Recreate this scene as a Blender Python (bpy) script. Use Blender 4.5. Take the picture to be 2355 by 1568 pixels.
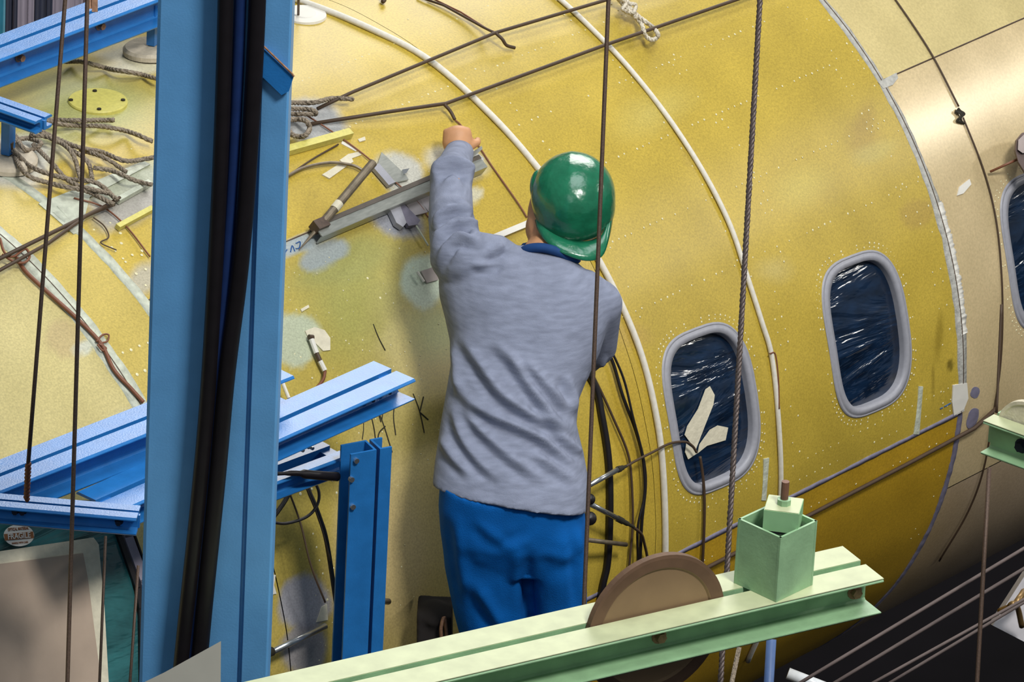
import bpy, bmesh, math, random
import numpy as np
from mathutils import Vector
random.seed(7); RNG = np.random.default_rng(7)
for o in list(bpy.data.objects): bpy.data.objects.remove(o, do_unlink=True)
scn = bpy.context.scene; COL = scn.collection

# ------------------------------------------------------------------ camera
W, H, F = 2355, 1568, 15712.0
AZ, PITCH, ROLL = (math.radians(v) for v in (39.7447, 25.6259, 3.0489))
CAM = np.array([-10.8867, -9.581, 9.133])
FW = np.array([math.cos(AZ)*math.cos(PITCH), math.sin(AZ)*math.cos(PITCH), -math.sin(PITCH)])
R0 = np.array([math.sin(AZ), -math.cos(AZ), 0.0]); U0 = np.cross(R0, FW)
RT = math.cos(ROLL)*R0 + math.sin(ROLL)*U0; UP = -math.sin(ROLL)*R0 + math.cos(ROLL)*U0
FH = np.array([math.cos(AZ), math.sin(AZ), 0.0]); ZZ = np.array([0, 0, 1.0])
cd = bpy.data.cameras.new('camera'); cam = bpy.data.objects.new('camera', cd); COL.objects.link(cam)
cd.sensor_width = 36; cd.lens = 36*F/W; cd.clip_end = 200
from mathutils import Matrix
cam.matrix_world = Matrix(((RT[0], UP[0], -FW[0], CAM[0]), (RT[1], UP[1], -FW[1], CAM[1]), (RT[2], UP[2], -FW[2], CAM[2]), (0, 0, 0, 1)))
scn.camera = cam

# ------------------------------------------------------------------ world and lights
scn.view_settings.view_transform = 'Standard'; scn.view_settings.look = 'None'
scn.view_settings.gamma = 1; scn.view_settings.use_curve_mapping = False
scn.view_settings.exposure = -0.22
wd = bpy.data.worlds.new('hangar_air'); scn.world = wd; wd.use_nodes = True
wd.node_tree.nodes['Background'].inputs[0].default_value = (0.80, 0.90, 1.0, 1)
wd.node_tree.nodes['Background'].inputs[1].default_value = 0.20
def area(name, az, el, dist, sx, sy, power, col=(1, 1, 1), target=(0, -0.6, 2.6)):
    L = bpy.data.lights.new(name, 'AREA'); L.shape = 'RECTANGLE'; L.size = sx; L.size_y = sy; L.energy = power; L.color = col
    o = bpy.data.objects.new(name, L); COL.objects.link(o)
    a, e = math.radians(az), math.radians(el)
    d = Vector((math.cos(a)*math.cos(e), math.sin(a)*math.cos(e), math.sin(e)))
    o.location = Vector(target) + d*dist
    o.rotation_euler = (-d).to_track_quat('-Z', 'Y').to_euler()
    return o
area('hangar_key_bank', -110, 50, 13, 2.4, 2.0, 1230, (1, 0.98, 0.93))
area('hangar_light_strip', -37, 24.5, 14, 2.5, 0.6, 360, (1, 0.97, 0.90))
area('hangar_lamp_bank', 33, 32, 13, 7.0, 5.0, 1050, (1, 0.97, 0.92))
area('hangar_roof_light', -100, 78, 10, 6.0, 4.0, 480, (0.93, 0.97, 1.0))
area('camera_side_fill', -150, 34, 15, 5.0, 3.0, 130, (0.90, 0.95, 1.0))  # unseen soft fill from the camera side, added to brighten facing surfaces

# ------------------------------------------------------------------ helpers
def nrm(v): v = np.asarray(v, float); return v/np.linalg.norm(v)
def ray(px, py): return nrm(FW + RT*(px-W/2)/F + UP*(H/2-py)/F)
def proj(P):
    P = np.asarray(P, float)-CAM; d = P@FW
    return np.stack([W/2+F*(P@RT)/d, H/2-F*(P@UP)/d], -1)
RB, ZA = 1.045, 2.0
def rad(x):                                    # body radius along its length (constant barrel, tapering nose)
    x = np.asarray(x, float); k = np.clip(-1.55-x, 0, 3)
    return RB - 0.10*k**1.8
def body(px, py, off=0.0):
    d = ray(px, py); r = RB+off
    for _ in range(14):
        o = CAM-np.array([0, 0, ZA]); A = d[1]**2+d[2]**2; B = o[1]*d[1]+o[2]*d[2]; Cc = o[1]**2+o[2]**2-r*r
        q = max(B*B-A*Cc, 0.0); P = CAM+d*(-B-math.sqrt(q))/A
        r = float(rad(P[0]))+off
        if P[0] > -1.55: break
    return P
def bnorm(P): return nrm([0, P[1], P[2]-ZA])
def at(px, py, depth): d = ray(px, py); return CAM+d*depth/(d@FW)
def depth_of(P): return float((np.asarray(P)-CAM)@FW)
def near(px, py, off): return at(px, py, depth_of(body(px, py))-off)
def onz(px, py, z): d = ray(px, py); return CAM+d*(z-CAM[2])/d[2]
def onplane(px, py, p, n): d = ray(px, py); return CAM+d*((p-CAM)@n)/(d@n)
def cyl(x, s, off=0.0):                        # surface coordinates: along the axis, arc length from the crown
    ph = s/RB; r = float(rad(x))+off
    return np.array([x, -r*math.sin(ph), ZA+r*math.cos(ph)])
def catmull(P, n=8):
    P = np.asarray(P, float)
    if len(P) < 3: return P
    Q = np.vstack([2*P[0]-P[1], P, 2*P[-1]-P[-2]]); out = []
    for i in range(1, len(Q)-2):
        a, b, c, d = Q[i-1:i+3]
        for t in np.arange(n)/n:
            out.append(0.5*((2*b)+(-a+c)*t+(2*a-5*b+4*c-d)*t*t+(-a+3*b-3*c+d)*t**3))
    out.append(P[-1]); return np.array(out)

# ------------------------------------------------------------------ materials
MATS = {}
def lin(c): return tuple(((v/255)/12.92 if v/255 <= 0.04045 else ((v/255+0.055)/1.055)**2.4) for v in c)
def mat(name, rgb, rough=0.5, metal=0.0, noise=0.12, scale=30, bump=0.0, bscale=60, coat=0.0, attr=None, stretch=(1, 1, 1), rgb2=None, detail=4, spec=0.5):
    if name in MATS: return MATS[name]
    m = bpy.data.materials.new(name); m.use_nodes = True; nt = m.node_tree; N = nt.nodes; Lk = nt.links
    b = N['Principled BSDF']; b.inputs['Roughness'].default_value = rough; b.inputs['Metallic'].default_value = metal
    b.inputs['Coat Weight'].default_value = coat; b.inputs['Coat Roughness'].default_value = 0.15
    b.inputs['Specular IOR Level'].default_value = spec
    tc = N.new('ShaderNodeTexCoord'); mp = N.new('ShaderNodeMapping'); mp.inputs['Scale'].default_value = stretch
    Lk.new(tc.outputs['Object'], mp.inputs[0])
    nz = N.new('ShaderNodeTexNoise'); nz.inputs['Scale'].default_value = scale; nz.inputs['Detail'].default_value = detail
    Lk.new(mp.outputs[0], nz.inputs[0])
    c = lin(rgb)
    mx = N.new('ShaderNodeMix'); mx.data_type = 'RGBA'
    ramp = N.new('ShaderNodeMapRange'); ramp.inputs[1].default_value = 0.3; ramp.inputs[2].default_value = 0.7
    Lk.new(nz.outputs[0], ramp.inputs[0]); Lk.new(ramp.outputs[0], mx.inputs[0])
    if attr:
        at_ = N.new('ShaderNodeAttribute'); at_.attribute_name = attr
        lo = N.new('ShaderNodeMix'); lo.data_type = 'RGBA'; lo.blend_type = 'MULTIPLY'; lo.inputs[0].default_value = 1
        Lk.new(at_.outputs['Color'], lo.inputs[6]); lo.inputs[7].default_value = (1-noise,)*3+(1,)
        hi = N.new('ShaderNodeMix'); hi.data_type = 'RGBA'; hi.blend_type = 'MULTIPLY'; hi.inputs[0].default_value = 1
        Lk.new(at_.outputs['Color'], hi.inputs[6]); hi.inputs[7].default_value = (1+noise,)*3+(1,)
        Lk.new(lo.outputs[2], mx.inputs[6]); Lk.new(hi.outputs[2], mx.inputs[7])
    else:
        c2 = lin(rgb2) if rgb2 else tuple(min(1, v*(1+noise)) for v in c)
        c1 = c if rgb2 else tuple(v*(1-noise) for v in c)
        mx.inputs[6].default_value = c1+(1,); mx.inputs[7].default_value = c2+(1,)
    Lk.new(mx.outputs[2], b.inputs['Base Color'])
    if bump:
        n2 = N.new('ShaderNodeTexNoise'); n2.inputs['Scale'].default_value = bscale; n2.inputs['Detail'].default_value = 3
        Lk.new(mp.outputs[0], n2.inputs[0]); bp = N.new('ShaderNodeBump'); bp.inputs['Strength'].default_value = bump; bp.inputs['Distance'].default_value = 0.01
        Lk.new(n2.outputs[0], bp.inputs['Height']); Lk.new(bp.outputs[0], b.inputs['Normal'])
    MATS[name] = m; return m
M_skin = mat('zinc_chromate_skin', (200, 175, 70), rough=0.42, noise=0.16, scale=220, attr='paint', bump=0.03, bscale=5, detail=6)
M_aft = mat('bare_primed_skin', (205, 190, 150), rough=0.26, metal=0.05, noise=0.10, scale=160, attr='paint', bump=0.02, bscale=6, detail=6)
M_dark = mat('dark_interior', (22, 24, 30), rough=0.8)
M_blue = mat('blue_steel_paint', (96, 158, 212), rough=0.42, noise=0.06, scale=14, bump=0.05, bscale=250)
M_blue_web = mat('blue_beam_paint', (40, 116, 186), rough=0.30, noise=0.10, scale=24, bump=0.06, bscale=250)
M_green = mat('pale_green_paint', (146, 184, 142), rough=0.5, noise=0.14, scale=16, bump=0.08, bscale=120)
M_green_lit = mat('green_paint_lit', (190, 196, 156), rough=0.5, noise=0.10, scale=20)  # paler green for upper faces, the light on them put into colour
M_tape = mat('cream_tape', (214, 206, 182), rough=0.7, noise=0.08, scale=60, bump=0.2, bscale=80)
M_white = mat('white_hose', (226, 220, 206), rough=0.6, noise=0.08, scale=90)
M_seal = mat('grey_sealant', (182, 180, 172), rough=0.65, noise=0.20, scale=70, bump=0.3, bscale=90)
M_seal_p = mat('purple_grey_sealant', (120, 116, 136), rough=0.6, noise=0.2, scale=50)
M_mint = mat('mint_sealant', (190, 194, 176), rough=0.5, noise=0.18, scale=60, bump=0.3, bscale=70)
M_cable = mat('brown_steel_cable', (84, 66, 54), rough=0.55, metal=0.3, noise=0.3, scale=300)
M_cable_g = mat('grey_steel_cable', (104, 92, 88), rough=0.5, metal=0.4, noise=0.35, scale=400)
M_black = mat('black_rubber', (20, 16, 20), rough=0.45, noise=0.2)
M_brown = mat('dark_brown_wire', (74, 56, 40), rough=0.6)
M_copper = mat('reddish_brown_wire', (122, 74, 50), rough=0.5)
M_rope = mat('tan_rope', (150, 136, 118), rough=0.9, noise=0.35, scale=170, bump=0.9, bscale=220)
M_ropew = mat('white_rope', (222, 212, 192), rough=0.9, noise=0.15, scale=150, bump=0.8, bscale=160)
M_wood = mat('brown_phenolic_board', (140, 114, 84), rough=0.65, noise=0.10, scale=14)
M_woodd = mat('dark_board_edge', (104, 78, 58), rough=0.7, noise=0.15, scale=25)
M_rust = mat('rusty_bolt', (150, 112, 86), rough=0.6, metal=0.3, noise=0.3, scale=120)
M_steel = mat('bright_steel', (205, 208, 210), rough=0.25, metal=0.9, noise=0.05)
M_alu = mat('brushed_aluminium', (176, 178, 170), rough=0.38, metal=0.65, noise=0.15, scale=40, stretch=(1, 1, 8))
M_tube = mat('dull_steel_tube', (128, 116, 98), rough=0.45, metal=0.5, noise=0.25, scale=60)
M_frame = mat('grey_window_frame', (158, 158, 166), rough=0.45, noise=0.06, scale=90)
M_rivet = mat('pale_rivet', (226, 218, 176), rough=0.5)
M_film = mat('dark_window_film', (14, 34, 58), rough=0.16, noise=0.5, scale=14, bump=0.0, coat=0.5, stretch=(1, 2.4, 2.4), detail=6)
M_shirt = mat('heather_grey_jersey', (136, 142, 162), rough=0.95, noise=0.16, scale=26, bump=0.25, bscale=300, stretch=(1, 1, 5), spec=0.2)
M_pants = mat('blue_work_trousers', (0, 92, 170), rough=0.85, noise=0.10, scale=18, bump=0.2, bscale=400, spec=0.2)
M_collar = mat('navy_collar', (14, 62, 118), rough=0.85)
M_skinp = mat('skin', (202, 148, 106), rough=0.55, noise=0.06, scale=40, bump=0.05, bscale=120)
M_helm = mat('green_helmet_plastic', (30, 112, 80), rough=0.24, noise=0.26, scale=22, bump=0.42, bscale=24, coat=0.3)
M_pad = mat('felt_pad', (196, 184, 164), rough=0.9, noise=0.12, scale=60, bump=0.2)
M_yplate = mat('yellow_primer_plate', (206, 196, 104), rough=0.5, noise=0.10, scale=120)
M_card = mat('brown_cardboard', (176, 156, 138), rough=0.85, noise=0.08, scale=12, bump=0.05)
M_glass = mat('green_tinted_windshield', (44, 96, 98), rough=0.08, noise=0.5, scale=9, bump=0.9, bscale=11, coat=0.6)
M_label = mat('white_paper_label', (226, 222, 212), rough=0.7, noise=0.03)
M_orange = mat('brown_orange_print', (150, 96, 56), rough=0.7, noise=0.1)
M_ink = mat('black_marker_ink', (40, 36, 22), rough=0.8)
M_inkb = mat('blue_marker_ink', (40, 84, 140), rough=0.8)
M_floor = mat('dark_hangar_floor', (14, 11, 16), rough=0.9, noise=0.4, scale=3, spec=0.1)
M_tarp = mat('grey_tarpaulin', (120, 112, 124), rough=0.8, noise=0.15, scale=6)
M_navy = mat('dark_navy_cloth', (12, 20, 44), rough=0.8)
M_teal = mat('teal_steel', (36, 104, 124), rough=0.5)
M_sheet = mat('grey_sheet', (150, 148, 138), rough=0.5, metal=0.2, noise=0.08, scale=8)
M_brass = mat('brass_fitting', (150, 120, 76), rough=0.4, metal=0.6)

def film_nodes():                               # crumpled clear film: ridged bump running along the axis
    for m, st in ((M_film, 0.75), (M_glass, 1.0)):
        nt = m.node_tree; N = nt.nodes; Lk = nt.links
        tc = N.new('ShaderNodeTexCoord'); mp = N.new('ShaderNodeMapping'); mp.inputs['Scale'].default_value = (2.2, 9, 9)
        mp.inputs['Rotation'].default_value = (0.2, 0.15, 0.1); Lk.new(tc.outputs['Object'], mp.inputs[0])
        nz = N.new('ShaderNodeTexNoise'); nz.inputs['Scale'].default_value = 1.0; nz.inputs['Detail'].default_value = 4; nz.inputs['Distortion'].default_value = 1.3
        Lk.new(mp.outputs[0], nz.inputs[0]); bp = N.new('ShaderNodeBump'); bp.inputs['Strength'].default_value = st; bp.inputs['Distance'].default_value = 0.03
        Lk.new(nz.outputs[0], bp.inputs['Height']); Lk.new(bp.outputs[0], N['Principled BSDF'].inputs['Normal'])
film_nodes()

# ------------------------------------------------------------------ object builders
def tag(o, label=None, cat=None, group=None, kind=None):
    if label: o['label'] = label
    if cat: o['category'] = cat
    if group: o['group'] = group
    if kind: o['kind'] = kind
    return o
def empty(name, loc, label, cat, group=None):
    o = bpy.data.objects.new(name, None); COL.objects.link(o); o.location = Vector(loc); o.empty_display_size = 0.1
    bpy.context.view_layer.update()
    return tag(o, label, cat, group)
def mesh(name, V, Fc, m, parent=None, smooth=False, autosmooth=None):
    me = bpy.data.meshes.new(name); V = np.asarray(V, float)
    org = np.array(wloc(parent))
    me.from_pydata((V-org).tolist(), [], [tuple(int(i) for i in f) for f in Fc]); me.validate()
    if m: me.materials.append(m)
    if smooth: me.polygons.foreach_set('use_smooth', [True]*len(me.polygons))
    o = bpy.data.objects.new(name, me); COL.objects.link(o)
    if parent: o.parent = parent
    return o
def wloc(p):
    v = Vector((0, 0, 0))
    while p is not None: v = v+p.location; p = p.parent
    return v
def own(o, loc=None):                            # give a single-mesh thing an origin at its own place
    if loc is None:
        vs = [v.co for v in o.data.vertices]; loc = sum(vs, Vector())/len(vs)
    loc = Vector(loc); o.data.transform(Matrix.Translation(-loc)); o.location = loc; return o
class MB:
    def __init__(s): s.V = []; s.F = []
    def add(s, V, Fc):
        b = len(s.V); s.V += [tuple(map(float, v)) for v in V]; s.F += [tuple(i+b for i in f) for f in Fc]; return s
    def hexa(s, c8): return s.add(c8, [(0, 3, 2, 1), (4, 5, 6, 7), (0, 1, 5, 4), (1, 2, 6, 5), (2, 3, 7, 6), (3, 0, 4, 7)])
    def box(s, c, ax, h):                        # centre, 3 axes, half sizes
        c = np.asarray(c); X, Y, Z = (np.asarray(ax[i])*h[i] for i in range(3))
        return s.hexa([c-X-Y-Z, c+X-Y-Z, c+X+Y-Z, c-X+Y-Z, c-X-Y+Z, c+X-Y+Z, c+X+Y+Z, c-X+Y+Z])
    def tube(s, P, r, seg=8, caps=True, closed=False):
        P = np.asarray(P, float); n = len(P); rr = np.broadcast_to(np.asarray(r, float), (n,))
        T = np.gradient(P, axis=0) if not closed else np.roll(P, -1, 0)-np.roll(P, 1, 0)
        T /= np.linalg.norm(T, axis=1)[:, None]+1e-12
        a = nrm(np.cross(T[0], [0.13, 0.27, 1.0])); V = []
        for i in range(n):
            a = nrm(a-T[i]*(a@T[i])); b = np.cross(T[i], a)
            for k in range(seg):
                t = 2*math.pi*k/seg; V.append(P[i]+rr[i]*(math.cos(t)*a+math.sin(t)*b))
        Fc = []
        for i in range(n if closed else n-1):
            j = (i+1) % n
            for k in range(seg): Fc.append((i*seg+k, i*seg+(k+1) % seg, j*seg+(k+1) % seg, j*seg+k))
        if caps and not closed: Fc += [tuple(range(seg))[::-1], tuple((n-1)*seg+k for k in range(seg))]
        return s.add(V, Fc)
    def prism(s, poly, n, d):                    # polygon of 3-D points pushed along n by d
        p = np.asarray(poly, float); k = len(p); q = p+np.asarray(n)*d
        return s.add(np.vstack([p, q]), [tuple(range(k))[::-1], tuple(range(k, 2*k))]+[(i, (i+1) % k, (i+1) % k+k, i+k) for i in range(k)])
    def disc(s, c, n, r, h, seg=20):
        return s.tube([np.asarray(c), np.asarray(c)+nrm(n)*h], r, seg)
    def build(s, name, m, parent=None, smooth=False): return mesh(name, s.V, s.F, m, parent, smooth)
def thing(name, mb, m, label, cat, group=None, smooth=False): return own(tag(mb.build(name, m, None, smooth), label, cat, group))
def lathe(c, ax, prof, seg=32):                  # profile of (radius, height)
    ax = nrm(ax); a = nrm(np.cross(ax, [0.3, 0.1, 1]) if abs(ax[2]) < 0.9 else np.cross(ax, [1, 0, 0])); b = np.cross(ax, a); V = []; Fc = []
    for r, h in prof:
        for k in range(seg):
            t = 2*math.pi*k/seg; V.append(np.asarray(c)+ax*h+r*(math.cos(t)*a+math.sin(t)*b))
    for i in range(len(prof)-1):
        for k in range(seg): Fc.append((i*seg+k, i*seg+(k+1) % seg, (i+1)*seg+(k+1) % seg, (i+1)*seg+k))
    return V, Fc
def wire(name, pts, r, m, label, cat='cable', group=None, seg=8, n=8, parent=None):
    P = catmull(pts, n); mb = MB().tube(P, r, seg)
    if parent is not None: return mb.build(name, m, parent, True)
    return thing(name, mb, m, label, cat, group, True)
def surf_pts(pxs, off, n=6): return [body(x, y, off) for x, y in catmull(pxs, n)]
def strip(pxs, width, thick, off=0.0, n=6, wob=0.0, ext=None):     # a flat band lying on the skin
    P = ext if ext is not None else surf_pts(pxs, off, n); P = np.asarray(P); T = np.gradient(P, axis=0); V = []
    w = np.broadcast_to(np.asarray(width, float), (len(P),)) if not callable(width) else np.array([width(i/(len(P)-1)) for i in range(len(P))])
    for i, p in enumerate(P):
        nn = bnorm(p); sd = nrm(np.cross(nn, T[i])); h = w[i]/2*(1+wob*RNG.uniform(-1, 1)); h2 = w[i]/2*(1+wob*RNG.uniform(-1, 1))
        V += [p-sd*h-nn*0.004, p-sd*h+nn*thick, p+sd*h2+nn*thick, p+sd*h2-nn*0.004]
    Fc = []
    for i in range(len(P)-1):
        for k in range(4): Fc.append((i*4+k, i*4+(k+1) % 4, i*4+4+(k+1) % 4, i*4+4+k))
    Fc += [(0, 1, 2, 3), tuple(len(P)*4-4+k for k in (3, 2, 1, 0))]
    return MB().add(V, Fc)
def decal(pxs, thick=0.003, off=0.0):            # a small flat patch lying on the skin, outline given as points
    P = [body(x, y, off) for x, y in pxs]; c = np.mean(P, 0); nn = bnorm(c)
    k = len(P); top = [p+nn*thick for p in P]; bot = [p-nn*0.003 for p in P]; ct = body(*proj(c), off=off)+nn*thick
    return MB().add(top+bot+[ct], [(i, (i+1) % k, 2*k) for i in range(k)]+[(i+k, (i+1) % k+k, (i+1) % k, i) for i in range(k)])
def blobpoly(cx, cy, rx, ry, rot=0, n=18, wob=0.08):
    out = []; rot = math.radians(rot)
    for k in range(n):
        t = 2*math.pi*k/n; q = 1+wob*RNG.uniform(-1, 1); x, y = rx*q*math.cos(t), ry*q*math.sin(t)
        out.append((cx+x*math.cos(rot)-y*math.sin(rot), cy+x*math.sin(rot)+y*math.cos(rot)))
    return out
def remesh(mb_list, name, m, parent, voxel=0.006, smooth_it=6, deform=None):
    bm = bmesh.new()
    for mb in mb_list:
        vs = [bm.verts.new(v) for v in mb.V]
        for f in mb.F:
            try: bm.faces.new([vs[i] for i in f])
            except ValueError: pass
    bmesh.ops.recalc_face_normals(bm, faces=bm.faces)
    me = bpy.data.meshes.new('tmp'); bm.to_mesh(me); bm.free()
    ob = bpy.data.objects.new('tmp', me); COL.objects.link(ob)
    md = ob.modifiers.new('r', 'REMESH'); md.mode = 'VOXEL'; md.voxel_size = voxel
    sm = ob.modifiers.new('s', 'SMOOTH'); sm.factor = 0.5; sm.iterations = smooth_it
    dg = bpy.context.evaluated_depsgraph_get(); dg.update()
    me2 = bpy.data.meshes.new_from_object(ob.evaluated_get(dg)); bpy.data.objects.remove(ob, do_unlink=True)
    n = len(me2.vertices); co = np.empty(n*3); me2.vertices.foreach_get('co', co); co = co.reshape(-1, 3)
    no = np.empty(n*3); me2.vertices.foreach_get('normal', no); no = no.reshape(-1, 3)
    if deform is not None: co = deform(co, no)
    co = co-np.array(wloc(parent)); me2.vertices.foreach_set('co', co.ravel()); me2.update()
    me2.name = name; me2.materials.clear(); me2.materials.append(m)
    me2.polygons.foreach_set('use_smooth', [True]*len(me2.polygons))
    o = bpy.data.objects.new(name, me2); COL.objects.link(o); o.parent = parent; return o
def loft(rows, seg=24, power=2.3):               # rows: (left point, right point, half depth, depth dir)
    V = []; Fc = []
    for L, Rr, hd, dd in rows:
        c = (L+Rr)/2; a = (Rr-L)/2
        for k in range(seg):
            t = 2*math.pi*k/seg; ct, st = math.cos(t), math.sin(t); e = 2/power
            V.append(c+a*math.copysign(abs(ct)**e, ct)+dd*hd*math.copysign(abs(st)**e, st))
    n = len(rows)
    for i in range(n-1):
        for k in range(seg): Fc.append((i*seg+k, i*seg+(k+1) % seg, (i+1)*seg+(k+1) % seg, (i+1)*seg+k))
    Fc += [tuple(range(seg))[::-1], tuple((n-1)*seg+k for k in range(seg))]
    return MB().add(V, Fc)
def caps(p, q, r1, r2, seg=14):                  # tapered capsule
    p, q = np.asarray(p), np.asarray(q); d = nrm(q-p); P = []; rr = []
    for t in (80, 60, 35, 10): P.append(p-d*r1*math.sin(math.radians(t))); rr.append(r1*math.cos(math.radians(t)))
    for t in (10, 35, 60, 80): P.append(q+d*r2*math.sin(math.radians(t))); rr.append(r2*math.cos(math.radians(t)))
    return MB().tube(P, rr, seg)
def ellip(c, ax, r, seg=20, rings=12):
    V = []; Fc = []; ax = [nrm(a) for a in ax]
    for i in range(1, rings):
        p = math.pi*i/rings
        for k in range(seg):
            t = 2*math.pi*k/seg; V.append(c+ax[0]*r[0]*math.sin(p)*math.cos(t)+ax[1]*r[1]*math.sin(p)*math.sin(t)+ax[2]*r[2]*math.cos(p))
    V += [c+ax[2]*r[2], c-ax[2]*r[2]]; T = len(V)-2; m = rings-1
    for i in range(m-1):
        for k in range(seg): Fc.append((i*seg+k, i*seg+(k+1) % seg, (i+1)*seg+(k+1) % seg, (i+1)*seg+k))
    for k in range(seg): Fc += [(T, (k+1) % seg, k), (T+1, (m-1)*seg+k, (m-1)*seg+(k+1) % seg)]
    return MB().add(V, Fc)

# ------------------------------------------------------------------ setting: floor and back wall
mesh('floor', [(-25, -20, 0), (30, -20, 0), (30, 25, 0), (-25, 25, 0)], [(0, 1, 2, 3)], M_floor)['kind'] = 'structure'
mesh('wall_back', [(-25, 16, 0), (30, 16, 0), (30, 16, 12), (-25, 16, 12), (-25, 16.2, 0), (30, 16.2, 0), (30, 16.2, 12), (-25, 16.2, 12)],
     [(0, 1, 2, 3), (7, 6, 5, 4), (0, 4, 5, 1), (3, 2, 6, 7)], mat('dark_wall', (60, 66, 80), rough=0.8))['kind'] = 'structure'

# ------------------------------------------------------------------ fuselage
fus = empty('aircraft_fuselage', (0, 0, ZA-RB), 'large yellow primed aircraft fuselage with oval windows filling the picture', 'aircraft')
WIN = [(0.156, 1.352, 0.131, 0.170), (0.727, 1.352, 0.124, 0.170), (1.416, 1.352, 0.131, 0.172), (1.99, 1.352, 0.125, 0.170), (2.56, 1.352, 0.125, 0.17)]
def win_outline(w, grow=0.0, n=56, skew=0.05):
    x0, s0, a, b = w; a += grow; b += grow; out = []
    for k in range(n):
        t = 2*math.pi*k/n; e = 2/3.3; c, s = math.cos(t), math.sin(t)
        u = a*math.copysign(abs(c)**e, c); v = b*math.copysign(abs(s)**e, s); out.append((x0+u, s0+v+skew*u))
    return out
Y1 = lin((188, 162, 62)); Y2 = lin((186, 148, 38)); GRN = lin((156, 156, 88)); GRY = lin((170, 174, 178)); PALE = lin((206, 194, 140))
PEACH = lin((208, 186, 142)); AFT = lin((206, 188, 132)); MINT = lin((190, 202, 186)); BRN = lin((160, 128, 70))
PATCH = [  # x, y, rx, ry, rotation, colour, strength, edge softness
    (830, 700, 190, 190, 20, GRN, .75, .7), (800, 600, 160, 60, -20, lin((150, 152, 92)), .6, .5), (890, 1000, 120, 500, 5, lin((176, 162, 104)), .65, .8),
    (1010, 760, 90, 90, 0, lin((172, 186, 122)), .6, .7),
    (930, 1300, 110, 340, 4, lin((178, 160, 120)), .7, .7), (200, 240, 220, 110, 5, lin((168, 172, 116)), .8, .6), (100, 330, 110, 60, 0, lin((188, 192, 150)), .6, .6),
    (325, 130, 100, 42, 0, lin((214, 208, 182)), .85, .3), (20, 370, 105, 60, 0, lin((196, 196, 190)), .85, .35), (300, 450, 110, 60, -30, lin((150, 152, 158)), .8, .4),
    (340, 400, 140, 30, -25, lin((172, 180, 150)), .6, .4), (330, 640, 40, 50, 30, GRY, .6, .5),
    (720, 280, 75, 50, 10, lin((150, 156, 166)), .85, .35), (745, 585, 60, 30, -25, lin((150, 160, 166)), .85, .25), (690, 560, 60, 18, -25, lin((150, 166, 180)), .8, .25),
    (920, 400, 62, 45, 35, lin((188, 190, 186)), .85, .3), (1050, 375, 72, 36, 10, lin((196, 196, 186)), .75, .4), (1090, 450, 24, 16, -40, lin((206, 206, 190)), .7, .4), (915, 500, 62, 45, 25, lin((136, 142, 160)), .85, .35),
    (975, 645, 52, 62, 10, lin((186, 202, 184)), .9, .25), (680, 780, 62, 60, 40, lin((180, 190, 168)), .85, .2), (700, 1385, 62, 62, -20, lin((160, 160, 172)), .9, .2), (700, 1490, 52, 60, 10, lin((150, 148, 158)), .85, .25),
    (1450, 1000, 80, 400, -8, Y2, .4, .8), (1900, 1300, 400, 200, -25, lin((170, 136, 36)), .5, .8), (1985, 320, 55, 60, 10, BRN, .35, .7), (2110, 490, 42, 32, -20, BRN, .4, .4),
    (1990, 270, 30, 50, 20, lin((150, 120, 60)), .4, .7), (2010, 350, 70, 30, -20, lin((186, 172, 96)), .5, .6), (1780, 620, 60, 40, 0, PALE, .3, .8), (1840, 430, 90, 60, -25, lin((200, 184, 90)), .4, .8),
    (1590, 360, 26, 60, -30, lin((160, 136, 66)), .35, .7), (1500, 260, 130, 60, -25, lin((204, 194, 120)), .35, .9), (1450, 770, 60, 40, 10, lin((178, 146, 82)), .4, .6),
    (2160, 770, 12, 70, 5, lin((120, 100, 20)), .5, .6), (2185, 840, 8, 12, 0, lin((90, 76, 20)), .8, .4), (2145, 880, 4, 60, 2, lin((120, 100, 30)), .5, .6),
    (840, 1265, 110, 300, 5, lin((196, 172, 118)), .6, .6), (1060, 1200, 100, 400, 0, lin((176, 160, 112)), .5, .6), (820, 1200, 60, 90, 5, lin((214, 192, 140)), .5, .6),
    (650, 1100, 70, 30, -20, lin((226, 222, 206)), .9, .2), (150, 780, 50, 40, 45, lin((176, 152, 112)), .55, .3), (200, 795, 35, 14, -30, lin((200, 206, 196)), .7, .3), (300, 970, 70, 40, -20, lin((190, 184, 150)), .6, .5),
]
def paint(V, base):
    q = proj(V); C = np.tile(np.array(base), (len(V), 1)); face = np.einsum('ij,ij->i', V-CAM, np.stack([0*V[:, 0], V[:, 1], V[:, 2]-ZA], 1)) < 0
    # slow hand-brushed drift between two mixes of the primer
    k = 0.5+0.25*np.sin(V[:, 0]*5.1+V[:, 2]*7)+0.25*np.sin(V[:, 0]*11.3-V[:, 1]*9+1)
    C = C*(0.93+0.12*k)[:, None]
    m2 = sum(np.sin(V[:, 0]*a+V[:, 1]*b+V[:, 2]*c+d) for a, b, c, d in ((9, 21, -14, 0), (17, -9, 23, 1), (31, 13, 11, 2), (-23, 37, 19, 4), (43, -29, 31, 5)))/5
    C = C*(1+0.10*m2[:, None]*np.array([1, 1.03, 1.3]))
    for x, y, rx, ry, rot, col, st, so in PATCH:
        r = math.radians(rot); dx, dy = q[:, 0]-x, q[:, 1]-y; u = (dx*math.cos(r)+dy*math.sin(r))/rx; v = (-dx*math.sin(r)+dy*math.cos(r))/ry
        ang = np.arctan2(v, u); d = np.sqrt(u*u+v*v)*(1+0.05*np.sin(3*ang+x)+0.03*np.sin(5*ang+y)+0.02*np.sin(17*ang))
        w = st*np.clip((1-d)/so+0.5*(so < .5), 0, 1)*face
        C = C*(1-w[:, None])+np.array(col)*w[:, None]
    return C
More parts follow.
